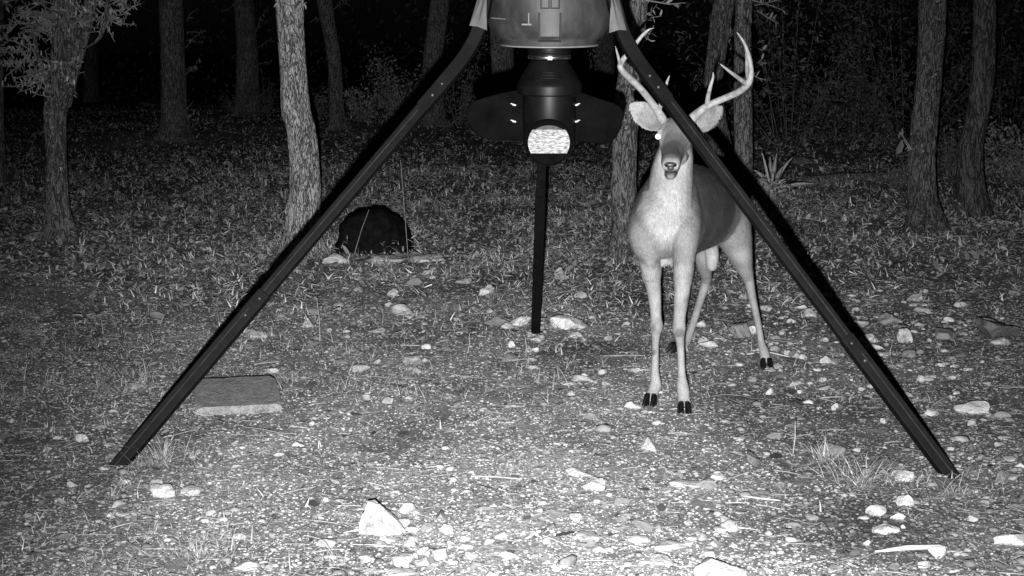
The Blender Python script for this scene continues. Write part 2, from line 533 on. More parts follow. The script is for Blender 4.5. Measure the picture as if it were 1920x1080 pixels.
gt = [('grass_tuft', (300, 868, .12, 330, .10), 'spiky dry grass tuft at the foot of the left tripod leg'),
      ('grass_tuft', (1612, 905, .10, 300, .10), 'star-shaped dry grass tuft left of the right tripod foot'),
      ('grass_tuft', (1545, 862, .10, 220, .09), 'dry grass tuft growing in front of the flat grey stone'),
      ('grass_tuft', (370, 1050, .22, 420, .07), 'wide low grass tuft at the bottom left of the ground'),
      ('grass_tuft', (640, 1062, .15, 130, .06), 'sparse grass tuft at the bottom edge left of the wedge rock'),
      ('grass_tuft', (1790, 925, .18, 260, .06), 'matted grass tuft just in front of the right tripod foot')]
for nm, s, lb in gt:
    o = grass(nm, [s], lb); tag(o, lb, 'grass tuft', 'dry grass tufts')

sp = []
for _ in range(1700):
    px = RNG.uniform(-60, 1980); py = RNG.uniform(430, 760)
    if px > 1100 and RNG.random() < .7: continue
    sp.append((px, py, .05, int(RNG.integers(3, 12)), RNG.uniform(.04, .10)))
for _ in range(260):
    px = RNG.uniform(-60, 420); py = RNG.uniform(540, 1080)
    sp.append((px, py, .07, int(RNG.integers(5, 14)), .04))
o = grass('thin_grass', sp, '', tone=(.14, .5)); tag(o, 'thin dry grass blades scattered over the ground', kind='stuff')

# ------------------------------------------------------------ rocks
def icosphere(sub):
    t = (1 + 5 ** .5) / 2
    V = [Vector(v).normalized() for v in [(-1, t, 0), (1, t, 0), (-1, -t, 0), (1, -t, 0), (0, -1, t), (0, 1, t), (0, -1, -t), (0, 1, -t), (t, 0, -1), (t, 0, 1), (-t, 0, -1), (-t, 0, 1)]]
    Fc = [(0, 11, 5), (0, 5, 1), (0, 1, 7), (0, 7, 10), (0, 10, 11), (1, 5, 9), (5, 11, 4), (11, 10, 2), (10, 7, 6), (7, 1, 8), (3, 9, 4), (3, 4, 2), (3, 2, 6), (3, 6, 8), (3, 8, 9), (4, 9, 5), (2, 4, 11), (6, 2, 10), (8, 6, 7), (9, 8, 1)]
    for _ in range(sub):
        cache = {}; nf = []
        def mid(a, b):
            k = (min(a, b), max(a, b))
            if k not in cache:
                V.append(((V[a] + V[b]) / 2).normalized()); cache[k] = len(V) - 1
            return cache[k]
        for a, b, c in Fc:
            ab, bc, ca = mid(a, b), mid(b, c), mid(c, a)
            nf += [(a, ab, ca), (b, bc, ab), (c, ca, bc), (ab, bc, ca)]
        Fc = nf
    return V, Fc
ICO3 = icosphere(3); ICO2 = icosphere(2)

def rock_shape(seed, angular=.5, cuts=13, fine=True):
    r = random.Random(seed)
    V0, Fc = ICO3 if fine else ICO2
    pl = []
    for _ in range(cuts):
        n = Vector((r.gauss(0, 1), r.gauss(0, 1), r.gauss(0, 1))).normalized()
        pl.append((n, r.uniform(.9 - angular, .82)))
    out = []
    for v in V0:
        v = v.copy()
        for n, d in pl:
            k = v.dot(n)
            if k > d: v = v - n * (k - d)
        q = v * (1 + .16 * mnoise.noise(v * 1.4 + Vector((seed, 0, 0))) + .09 * mnoise.noise(v * 3.3 + Vector((seed, 0, 5))) + .05 * mnoise.noise(v * 8 + Vector((0, seed, 0))))
        out.append(q)
    A = np.array(out)
    A -= (A.max(0) + A.min(0)) / 2
    A /= (A.max(0) - A.min(0)) / 2
    return A, Fc

def rock(px, pyc, w, h, label, mat='rock', seed=None, name='stone', wedge=0, angular=.45, tiltd=0, group='pale stones lying on the ground', deep=.8):
    """px, pyc: centre in the photo; w, h its size in pixels there"""
    seed = seed if seed is not None else int(px * 7 + pyc * 13)
    c = G(px, pyc + h * .40)
    slant = (c - Vector((0, 0, H))).length
    s = F / slant
    al = math.atan2(H, c.y)
    W = w / s; D_ = W * deep
    Z = max((h / s - D_ * math.sin(al) * .75) / math.cos(al), W * .16)
    A, Fc = rock_shape(seed, angular, fine=w > 24)
    if wedge:
        k = (A[:, 2] + 1) / 2
        A[:, 0] = A[:, 0] * (1 - .62 * k) + wedge * k * .7
        A[:, 1] = A[:, 1] * (1 - .35 * k) + .3 * k
    A = A * np.array([W / 2, D_ / 2, Z * .62])
    a = math.radians(tiltd); R = np.array([[math.cos(a), 0, math.sin(a)], [0, 1, 0], [-math.sin(a), 0, math.cos(a)]])
    A = A @ R.T
    if mat == 'rock_bright' and pyc < 665: mat = 'rock_far_lit'      # far copy of the same limestone, lightened to offset lamp falloff
    o = obj(name, A, Fc, M[mat], smooth=False, loc=(c.x, c.y + D_ * .35, c.z + Z * .24))
    o.data.polygons.foreach_set('use_smooth', np.ones(len(Fc), bool))
    tag(o, label, 'stone' if w < 60 else 'rock', group)
    return o

ROCKS = [
 (628, 484, 56, 28, 'pale stone left of the black mound, nearest the tree', 'rock_bright', {}),
 (727, 487, 78, 24, 'long pale stone lying in front of the black mound', 'rock_bright', {}),
 (800, 484, 70, 20, 'flat pale stone just right of the black mound', 'rock_bright', {}),
 (868, 526, 34, 15, 'small flat stone behind the squarish stone, far centre', 'rock', {}),
 (912, 544, 34, 24, 'squarish pale stone on the dark patch behind the tripod', 'rock_bright', dict(angular=.6)),
 (1052, 513, 26, 30, 'upright round stone between the rear leg and the deer', 'rock', {}),
 (736, 548, 24, 18, 'small round pale stone above the lumpy double stone', 'rock_bright', {}),
 (752, 579, 46, 28, 'lumpy double stone left of centre in the weeds', 'rock', {}),
 (574, 606, 30, 24, 'triangular pale stone right of the left tripod leg', 'rock', dict(wedge=.3)),
 (476, 625, 50, 24, 'flat oblong stone against the left tripod leg', 'rock', {}),
 (706, 619, 34, 14, 'low pale stone between weeds and gravel, left centre', 'rock', {}),
 (975, 601, 44, 26, 'rounded white stone left of the rear leg foot', 'rock_bright', {}),
 (1066, 603, 74, 34, 'big blocky pale stone right of the rear leg foot', 'rock_bright', dict(angular=.6)),
 (1110, 595, 14, 9, 'tiny white stone at the right end of the blocky stone', 'rock_bright', {}),
 (1008, 634, 28, 16, 'stone pressed against the rear leg foot', 'rock', {}),
 (957, 646, 24, 18, 'triangular white stone below the rounded white stone', 'rock_bright', dict(wedge=.3)),
 (998, 655, 26, 13, 'small white brick-shaped stone in front of the rear leg', 'rock_bright', dict(angular=.65)),
 (1078, 627, 30, 14, 'slanting white stone in front of the blocky stone', 'rock_bright', {}),
 (798, 650, 20, 14, 'small white stone left of the bare twig', 'rock_bright', {}),
 (677, 690, 36, 19, 'oval white stone alone on the gravel, left centre', 'rock_bright', {}),
 (772, 675, 36, 24, 'white stone with a small one just below it', 'rock_bright', {}),
 (781, 694, 18, 14, 'small white stone directly below the peaked white stone', 'rock_bright', {}),
 (511, 695, 24, 14, 'small stone just behind the concrete block', 'rock', {}),
 (1000, 688, 30, 14, 'slim pale stone on the gravel below the rear leg', 'rock_bright', {}),
 (1090, 708, 40, 20, 'oval white stone above two smaller ones, right of centre', 'rock_bright', {}),
 (1065, 718, 32, 12, 'narrow white stone left below the oval white stone', 'rock_bright', {}),
 (1070, 736, 18, 12, 'tiny white stone, lowest of the three right of centre', 'rock_bright', {}),
 (1136, 719, 18, 12, 'small white stone left of the deer forelegs', 'rock_bright', {}),
 (1188, 694, 26, 14, 'small flat stone just left of the deer foreleg', 'rock', {}),
 (932, 702, 20, 8, 'thin white chip of stone on the central gravel', 'rock_bright', {}),
 (765, 745, 20, 12, 'small pale stone on the gravel left of centre', 'rock', {}),
 (1328, 645, 40, 18, 'low pale stone between the deer legs', 'rock', {}),
 (1391, 618, 48, 38, 'tilted long stone behind the deer hind foot', 'rock_grey', dict(tiltd=28, angular=.3)),
 (1418, 618, 32, 22, 'white stone tucked behind the deer hind shank', 'rock_bright', {}),
 (1437, 578, 26, 14, 'flat pale stone beyond the deer hind leg', 'rock', {}),
 (1395, 556, 18, 14, 'small stone behind the deer hock', 'rock', {}),
 (1449, 693, 20, 9, 'tiny pale stone at the toe of the deer hind hoof', 'rock', {}),
 (1484, 662, 26, 14, 'small stone right of the hind hoof, first of a pair', 'rock', {}),
 (1505, 668, 18, 14, 'round stone right of the hind hoof, second of a pair', 'rock', {}),
 (1552, 675, 28, 20, 'knobbly round stone left of the right tripod leg', 'rock', {}),
 (1502, 576, 28, 12, 'flat white stone left of the right tripod leg, higher up', 'rock_bright', {}),
 (1520, 586, 24, 18, 'stone touching the left edge of the right tripod leg', 'rock', {}),
 (1553, 556, 20, 16, 'small stone just behind the right tripod leg', 'rock', {}),
 (1610, 606, 50, 16, 'pale stone right of the right tripod leg, top of the heap', 'rock', {}),
 (1628, 634, 40, 24, 'rounded stone right of the right tripod leg, in the heap', 'rock', {}),
 (1642, 650, 34, 16, 'lower stone of the heap beside the right tripod leg', 'rock', {}),
 (1668, 598, 42, 28, 'grey lumpy stone right of the stone heap', 'rock_grey', {}),
 (1698, 630, 28, 32, 'upright knobbly stone right of the stone heap', 'rock', {}),
 (1718, 558, 30, 20, 'squarish pale stone farthest up the right side', 'rock', dict(angular=.6)),
 (1733, 546, 20, 12, 'small stone touching the squarish one, upper right', 'rock', {}),
 (1733, 581, 34, 16, 'flat stone below the squarish one, upper right', 'rock', {}),
 (1775, 628, 42, 26, 'mottled stone left of the big dark rock', 'rock_grey', {}),
 (1780, 599, 20, 12, 'small white stone above the mottled stone', 'rock_bright', {}),
 (1882, 618, 78, 48, 'big dark flat-sided rock at the right edge', 'rock_dark', dict(angular=.65)),
 (1802, 662, 42, 18, 'small dark slab in front of the big dark rock', 'rock_dark', dict(angular=.6)),
 (1880, 640, 44, 20, 'pale mottled stone in front of the big dark rock', 'rock', {}),
 (1655, 664, 30, 10, 'thin white stone right of the leg joint', 'rock_bright', {}),
 (1824, 764, 62, 32, 'wide mottled stone right of the right tripod leg', 'rock', {}),
 (1880, 778, 34, 22, 'dim rounded stone beside the wide mottled stone', 'rock_grey', {}),
 (1750, 775, 30, 18, 'small pale stone just right of the leg, low down', 'rock', {}),
 (1706, 740, 22, 14, 'dim small stone hugging the right tripod leg', 'rock_grey', {}),
 (1890, 821, 30, 12, 'small white stone low at the right edge', 'rock_bright', {}),
 (1565, 763, 14, 18, 'little upright white stone left of the right leg', 'rock_bright', {}),
 (1443, 733, 16, 16, 'round dim stone on the gravel right of the hooves', 'rock', {}),
 (1657, 789, 14, 12, 'tiny white stone left of the right leg, lower', 'rock_bright', {}),
 (1216, 834, 38, 32, 'bright wedge stone on the gravel below the deer', 'rock_bright', dict(wedge=.2)),
 (1388, 825, 12, 12, 'tiny white stone right of the bright wedge stone', 'rock_bright', {}),
 (1416, 862, 44, 26, 'dark tilted stone on the gravel below the deer', 'rock_dark', dict(tiltd=25)),
 (1565, 845, 54, 30, 'flat grey stone behind the dry grass tuft', 'rock_grey', dict(angular=.4)),
 (1665, 868, 66, 26, 'dark flat stone left of the right tripod foot', 'rock_dark', {}),
 (1694, 892, 44, 26, 'pale pointed stone below the dark flat stone', 'rock', dict(angular=.5)),
 (1882, 894, 34, 26, 'squarish grey stone right of the tripod foot', 'rock_grey', dict(angular=.6)),
 (1348, 891, 32, 20, 'oval white stone below the dark tilted stone', 'rock_bright', {}),
 (1268, 885, 40, 11, 'thin flat stone lying left of the oval white stone', 'rock', {}),
 (1285, 909, 58, 13, 'long thin pale stone in the lower gravel', 'rock', {}),
 (1337, 949, 38, 14, 'flat white stone below the long thin stone', 'rock_bright', {}),
 (1420, 928, 56, 16, 'low grey stone on the edge of the dark soil', 'rock_grey', {}),
 (1699, 939, 32, 28, 'round pale stone standing on edge, lower right', 'rock', dict(angular=.2)),
 (1645, 957, 38, 28, 'round stone left of the one on edge, lower right', 'rock', dict(angular=.25)),
 (1686, 968, 28, 20, 'small stone below the round one on edge', 'rock', {}),
 (1665, 992, 54, 26, 'striped oblong stone under the round stones', 'rock', {}),
 (1490, 984, 38, 18, 'crumbly grey stone on the dark soil', 'rock_grey', {}),
 (1628, 1018, 18, 16, 'small stone at the tip of the bleached stick', 'rock', {}),
 (1760, 1035, 36, 30, 'stone at the right end of the bleached stick', 'rock', {}),
 (1734, 1058, 24, 18, 'small round stone below the bleached stick', 'rock', {}),
 (1568, 1067, 30, 16, 'white stone at the bottom edge left of the stick', 'rock_bright', {}),
 (1480, 1052, 12, 12, 'tiny white stone right of the great pale rock', 'rock_bright', {}),
 (1900, 1012, 60, 34, 'large pale rock cut by the right edge, low', 'rock', {}),
 (1355, 1066, 104, 54, 'great pale rock at the bottom edge', 'rock_bright', dict(name='boulder', angular=.35)),
 (1243, 1052, 54, 26, 'flat bright stone left of the great pale rock', 'rock_bright', {}),
 (1258, 1024, 60, 26, 'double rounded stone above the flat bright one', 'rock', {}),
 (1198, 1011, 46, 22, 'white oval stone second right of the wedge rock', 'rock_bright', {}),
 (1102, 1007, 58, 28, 'brightest white stone at the bottom centre', 'rock_bright', {}),
 (1352, 993, 26, 16, 'small pale stone above the great pale rock', 'rock', {}),
 (1116, 908, 46, 30, 'rough pale stone in the brightest gravel', 'rock', {}),
 (1085, 884, 50, 24, 'faint low stone behind the rough pale stone', 'rock', {}),
 (761, 953, 36, 26, 'round white stone right behind the big wedge rock', 'rock_bright', {}),
 (803, 986, 32, 14, 'flat white stone right of the big wedge rock', 'rock_bright', {}),
 (836, 992, 26, 26, 'pale stone next right of the flat white one', 'rock', {}),
 (905, 982, 24, 12, 'small white stone on the lower central gravel', 'rock_bright', {}),
 (767, 1018, 24, 20, 'round white stone below the big wedge rock', 'rock_bright', {}),
 (914, 1016, 30, 18, 'white oval stone on the lower central gravel', 'rock_bright', {}),
 (872, 1024, 30, 14, 'pale stone left of the lower white oval', 'rock', {}),
 (753, 1048, 44, 24, 'broad pale stone at the bottom edge, under the wedge', 'rock_bright', {}),
 (687, 1047, 32, 16, 'low pale stone left of the broad one at the bottom', 'rock', {}),
 (752, 1074, 62, 18, 'stone cut by the bottom edge below the wedge rock', 'rock_bright', {}),
 (695, 1072, 44, 16, 'flat stone cut by the bottom edge, left of the other', 'rock', {}),
 (610, 936, 18, 14, 'small white stone left above the wedge rock', 'rock_bright', {}),
 (742, 921, 18, 8, 'tiny flat white stone above the wedge rock', 'rock_bright', {}),
 (462, 1062, 50, 28, 'rounded white stone at the bottom left edge', 'rock_bright', {}),
 (447, 1005, 28, 16, 'pale stone above the bottom left rounded stone', 'rock', {}),
 (302, 921, 50, 34, 'pale double stone in front of the left tripod foot', 'rock', {}),
 (357, 920, 40, 24, 'flat white stone right of the pale double stone', 'rock_bright', {}),
 (236, 965, 40, 10, 'thin pale stone at the lower left', 'rock', {}),
 (152, 822, 26, 20, 'pale stone left of the left tripod foot', 'rock', {}),
 (108, 820, 20, 9, 'tiny white chip at the far left', 'rock_bright', {}),
 (395, 961, 18, 14, 'small dim stone in the grass, lower left', 'rock', {}),
 (65, 441, 46, 18, 'pale stone left of the forked tree base', 'rock_grey', {}),
 (278, 193, 60, 16, 'low rock on the far rise left of a trunk', 'rock_dark', dict(name='boulder')),
 (1072, 415, 16, 10, 'tiny pale stone far behind the wing shields', 'rock', {}),
 (1505, 300, 40, 16, 'dim rock beyond the spiky plant', 'rock_dark', {}),
 (330, 540, 28, 10, 'dim flat stone in the grass, left of the tripod leg', 'rock', {}),
]
for r in ROCKS:
    kw = dict(r[6]); nm = kw.pop('name', 'stone')
    rock(r[0], r[1], r[2], r[3], r[4], r[5], name=nm, **kw)

def wedge_rock():
    import bmesh
    g = G(718, 1002); D = g.y
    pts = [(674, 994, 0.0), (722, 1008, -.03), (770, 1002, .02), (752, 990, .13), (688, 985, .14), (689, 939, .05), (703, 937, .07), (712, 944, .035), (676, 968, .02), (742, 972, .04), (706, 985, -.025), (735, 962, .10)]
    bm = bmesh.new()
    for x, y, d in pts: bm.verts.new(P(x, y, D + d) - g)
    for x, y, d in [(674, 994, 0), (722, 1008, -.03), (770, 1002, .02), (752, 990, .13), (688, 985, .14)]: bm.verts.new(P(x, y, D + d) - g - Vector((0, 0, .05)))
    res = bmesh.ops.convex_hull(bm, input=bm.verts)
    bmesh.ops.delete(bm, geom=[e for e in res['geom_interior'] if isinstance(e, bmesh.types.BMVert)], context='VERTS')
    bmesh.ops.subdivide_edges(bm, edges=bm.edges[:], cuts=5, use_grid_fill=True)
    for v in bm.verts:
        v.co += Vector((1, 1, 1)).normalized() * 0
        n = v.co.normalized()
        v.co += n * (.006 * mnoise.noise(v.co * 18) + .003 * mnoise.noise(v.co * 60))
    bmesh.ops.recalc_face_normals(bm, faces=bm.faces)
    me = bpy.data.meshes.new('boulder'); bm.to_mesh(me); bm.free(); me.materials.append(M['rock_bright'])
    o = bpy.data.objects.new('boulder', me); COL.objects.link(o); o.location = g
    tag(o, 'big wedge-shaped rock at the bottom left of centre', 'rock', 'pale stones lying on the ground')
wedge_rock()

def rubble():
    """half-buried fist-sized and smaller stones, too many to name"""
    V0, F0 = ICO2
    zones = [(1700, 640, 190, 90, 95), (1420, 640, 160, 60, 30), (1050, 620, 110, 45, 34), (1800, 860, 120, 120, 34), (1250, 1010, 260, 60, 44), (800, 1020, 160, 50, 34), (720, 620, 150, 70, 24), (1520, 700, 120, 60, 24), (950, 720, 420, 110, 34), (300, 900, 200, 120, 20), (1600, 570, 200, 40, 26)]
    V = []; Fc = []; T = []
    A = np.array([tuple(v) for v in V0])
    variants = []
    for k in range(10):
        B, _ = rock_shape(900 + k, .5, 12, fine=False); variants.append(B)
    for zx, zy, rx, ry, n in zones:
        for _ in range(n):
            px, py = RNG.normal(zx, rx * .6), RNG.normal(zy, ry * .6)
            if py < 440 or py > 1090: continue
            g = G(px, py); sz = min(.034, RNG.lognormal(math.log(.015), .38))
            a = RNG.random() * 6.283; R = np.array([[math.cos(a), -math.sin(a), 0], [math.sin(a), math.cos(a), 0], [0, 0, 1]])
            B = (variants[RNG.integers(10)] * np.array([sz * RNG.uniform(.8, 1.5), sz, sz * RNG.uniform(.45, .9)])) @ R.T + np.array([g.x, g.y, g.z + sz * .15])
            b0 = len(V); V += B.tolist(); Fc += [(i + b0, j + b0, k_ + b0) for i, j, k_ in F0]; T += [RNG.uniform(.16, .5)] * len(B)
    o = obj('rubble', np.array(V), np.array(Fc), M['pebble_big'], smooth=True, cols=np.array(T))
    tag(o, 'many small half-buried pale stones among the gravel', kind='stuff')
M['pebble_big'] = tone_mat('pebble_big', .95, .1, 1.1, 90)
rubble()

# concrete block, left
def concrete_block():
    m, nt, b = material('weathered_concrete', 0.95, 0.1)
    v = coords(nt)
    n = noise_tex(nt, v, 40, 6, .7); pit = N(nt, 'ShaderNodeTexVoronoi', Scale=110); nt.links.new(v, pit.inputs['Vector'])
    c = mult(nt, ramp(nt, n, [(.3, .14), (.7, .30)]), ramp(nt, pit.outputs['Distance'], [(.1, .3), (.35, 1.0)]))
    nt.links.new(c, b.inputs['Base Color']); bump(nt, b, mult(nt, n, pit.outputs['Distance'], 'ADD'), .6, .004)
    A, B, C = G(366, 781), G(528, 773), G(556, 714)
    u = (B - A); u.z = 0; L = u.length; u.normalize(); w = Vector((-u.y, u.x, 0))
    Wd = .34; hh = .034
    mb = MB(); nx, ny = 26, 14
    V = []; idx = {}
    for top in (0, 1):
        for j in range(ny + 1):
            for i in range(nx + 1):
                x = i / nx * L; y = j / ny * Wd
                e = mnoise.noise(Vector((x * 14, y * 14, top * 5))) * .0025
                corner = min(i, nx - i, 3) + min(j, ny - j, 3)
                z = (hh - (.014 if corner == 0 else .006 if corner <= 1 else 0)) if top else -.03
                if not (0 < i < nx and 0 < j < ny): x += e; y += e
                idx[(top, i, j)] = len(V); V.append(A + u * x + w * y + Vector((0, 0, z + (e if top else 0) + y * .11)))
    Fc = []
    for j in range(ny):
        for i in range(nx):
            Fc.append((idx[1, i, j], idx[1, i + 1, j], idx[1, i + 1, j + 1], idx[1, i, j + 1]))
    for i in range(nx):
        Fc.append((idx[0, i, 0], idx[0, i + 1, 0], idx[1, i + 1, 0], idx[1, i, 0]))
        Fc.append((idx[0, i + 1, ny], idx[0, i, ny], idx[1, i, ny], idx[1, i + 1, ny]))
    for j in range(ny):
        Fc.append((idx[0, 0, j + 1], idx[0, 0, j], idx[1, 0, j], idx[1, 0, j + 1]))
        Fc.append((idx[0, nx, j], idx[0, nx, j + 1], idx[1, nx, j + 1], idx[1, nx, j]))
    o = obj('concrete_block', V, Fc, m)
    tag(o, 'flat weathered concrete block lying behind the left tripod foot', 'block')
concrete_block()

# black mound with a reed in front
def mound():
    m = grey_mat('matt_black', .003, .014, 22, .9, .05, .8, .02)
    c = G(697, 478); s = F / (c - Vector((0, 0, H))).length
    V0, Fc = ICO3
    prof = []
    V = []
    for v in V0:
        q = v.copy()
        q.z = max(q.z, -.15)
        nrm = 1 + .12 * mnoise.noise(v * 1.8 + Vector((1, 12, 6))) + .06 * mnoise.noise(v * 4 + Vector((3, 0, 0))) + .05 * mnoise.noise(v * 9)
        V.append(Vector((q.x * (73 - 8 * max(0, q.z) ** 2) / s * nrm, q.y * .19 * nrm, q.z * (84 + 2 * q.x) / s * nrm)))
    o = obj('black_mound', V, Fc, m, smooth=True, loc=c + Vector((0, .2, 0)))
    tag(o, 'matt black dome-shaped lump behind three pale stones', 'mound')
    def reed(pts, label):
        mb = MB(); mb.tube([P(*p) for p in pts], [.0024, .002, .0014][:len(pts)], 5)
        o = mb.build('dry_stalk', M['twig']); tag(o, label, 'stalk', 'thin dry stalks standing in the weeds')
    g = G(664, 478); d = g.y
    reed([(664, 478, d), (678, 430, d + .02), (692, 393, d + .03)], 'thin pale stalk leaning across the black mound')
    g = G(765, 492); d = g.y
    reed([(766, 492, d), (762, 440, d), (751, 300, d + .03)], 'tall thin stalk standing at the right of the black mound')
    for x0, y0, x1, y1, lb in [(877, 662, 880, 625, 'short pale stalk on the central gravel'), (986, 670, 984, 628, 'short stalk left of the rear leg foot'),
                               (600, 640, 594, 560, 'stalk standing behind the triangular stone'), (812, 612, 817, 580, 'bent stalk in the weeds left of centre'),
                               (1487, 850, 1491, 790, 'fine upright stalk on the gravel, lower right')]:
        d = G(x0, y0).y
        reed([(x0, y0, d), ((x0 + x1) / 2 + 2, (y0 + y1) / 2, d), (x1, y1, d)], lb)
mound()

# sticks and logs
def stick(pts, r, label, mat='twig', name='stick', cat='stick', group=None):
    P3 = [Vector(p) for p in pts]
    mb = MB(); mb.tube(P3, r, 7)
    o = mb.build(name, M[mat], smooth=True); tag(o, label, cat, group)
    return o
stick([G(1640, 1042, .012), G(1700, 1041, .022), G(1760, 1038, .02), G(1775, 1036, .015)], [.003, .008, .007, .005], 'bleached smooth stick lying at the lower right', 'stick')
stick([G(170, 362, .02), G(190, 345, .08), G(205, 335, .13), P(220, 308, G(205, 335).y)], [.014, .012, .01, .007], 'bare stick propped up on the ground right of the forked tree', 'bark_dark')
stick([G(1500, 353, .05), G(1560, 347, .07), G(1640, 342, .06), G(1760, 345, .05)], [.05, .055, .05, .04], 'long dark fallen log beyond the spiky plant', 'bark_dark', 'fallen_log', 'log')
stick([G(1400, 668, .01), G(1440, 664, .01), G(1480, 674, .012)], [.003, .004, .002], 'thin twig lying beside the deer hind hoof', 'stick')
stick([G(1390, 935, .01), G(1430, 941, .01), G(1462, 944, .01)], [.003, .003, .002], 'short white twig on the edge of the dark soil', 'stick')
# ------------------------------------------------------------ trees
def trunk_mesh(pts, n=56, per=22, seed=0, rough=.05, flare=1.0):
    """pts: (x, y, z, radius) -> displaced tube"""
    S = spline(pts, per)
    V = []; m = len(S)
    rk = random.Random(seed * 31 + 5); z00 = S[0][2] + .25
    knots = [(rk.uniform(S[0][2] + .4, S[-1][2]), rk.uniform(3.3, 6.1), rk.uniform(.12, .26), rk.uniform(.04, .09)) for _ in range(5)]
    for i, (x, y, z, r) in enumerate(S):
        for k in range(n):
            a = 2 * math.pi * k / n
            c, s_ = math.cos(a), math.sin(a)
            q = Vector((c * 1.6 + seed, s_ * 1.6, z * 2.4))
            f = 1 + rough * 1.6 * mnoise.noise(q) + rough * mnoise.noise(Vector((c * 5 + seed, s_ * 5, z * 9)))
            f += .05 * (.4 - abs(mnoise.noise(Vector((c * 9 + seed, s_ * 9, z * 8))))) + .02 * mnoise.noise(Vector((c * 18 + seed, s_ * 18, z * 26)))
            f += (.30 + .22 * math.cos(3 * a + seed) + .12 * math.cos(5 * a + seed * 2)) * math.exp(-max(0, z - z00) / .10) * flare
            for kz, ka, km, kw in knots:
                dz_ = (z - kz) / kw
                if abs(dz_) < 2.5:
                    da = (a - ka + math.pi) % (2 * math.pi) - math.pi
                    f += km * math.exp(-dz_ * dz_ - (da / .5) ** 2)
            V.append((x + c * r * f, y + s_ * r * f, z))
    i = (np.arange(m - 1)[:, None] * n + np.arange(n)[None, :]).ravel()
    k = (np.arange(n)[None, :] + np.zeros((m - 1, 1), int)).ravel()
    k2 = (k + 1) % n
    base = i - k
    Fc = np.stack([base + k, base + k2, base + k2 + n, base + k + n], 1)
    return np.array(V), Fc

def leaf_cloud(centers, n, leaf, tone, spread, width=.3, droop=0.0):
    """returns arrays for leaves around centres (list of (Vector, radius))"""
    pos = []; scl = []; yaw = []; tilt = []; ton = []
    for _ in range(n):
        c, r = centers[RNG.integers(len(centers))]
        d = Vector(RNG.normal(0, 1, 3)); d.normalize()
        p = c + d * r * RNG.random() ** .5
        L = leaf * RNG.uniform(.55, 1.3)
        pos.append(p); scl.append((L, L * width * RNG.uniform(.7, 1.3), L * .8))
        yaw.append(RNG.random() * 6.283); tilt.append(RNG.normal(droop, .7)); ton.append(RNG.uniform(*tone))
    return np.array([tuple(p) for p in pos]), np.array(scl), np.array(yaw), np.array(tilt), np.array(ton)

def add_leaves(name, parent, arrs, mat=None):
    pos, scl, yaw, tilt, ton = arrs
    o = scatter(name, LEAF, LEAF_F, pos, scl, yaw, tilt, RNG.normal(0, .7, len(pos)), ton, mat or M['weed'], kind='stuff', parent=parent)
    return o

def sprays(specs, D, leaf, tone, nper=9, width=.28):
    """leafy twigs: each spec (px0,py0,px1,py1); returns MB of twigs and leaf arrays"""
    mb = MB(); pos = []; scl = []; yaw = []; tilt = []; ton = []
    for sp_ in specs:
        x0, y0, x1, y1 = sp_[:4]
        dd = RNG.normal(0, .12)
        a = P(x0, y0, D); b = P(x1, y1, D + dd)
        mid = (a + b) / 2 + Vector(RNG.normal(0, .02, 3))
        mb.tube([a, mid, b], [.005, .0035, .0015], 4)
        t0 = RNG.uniform(*tone)
        ln = (b - a).length
        k = max(4, int(ln / leaf * nper / 4))
        for i in range(k):
            q = (i + .6) / k
            p = a.lerp(mid, q * 2) if q < .5 else mid.lerp(b, q * 2 - 1)
            L = leaf * RNG.uniform(.6, 1.3)
            base_yaw = math.atan2((b - a).y, (b - a).x)
            pos.append(tuple(p)); scl.append((L, L * width * RNG.uniform(.7, 1.3), L * .7))
            yaw.append(base_yaw + RNG.choice([-1, 1]) * RNG.uniform(.3, 1.6)); tilt.append(RNG.normal(.1, .8)); ton.append(t0 * RNG.uniform(.6, 1.2))
    return mb, (np.array(pos), np.array(scl), np.array(yaw), np.array(tilt), np.array(ton))

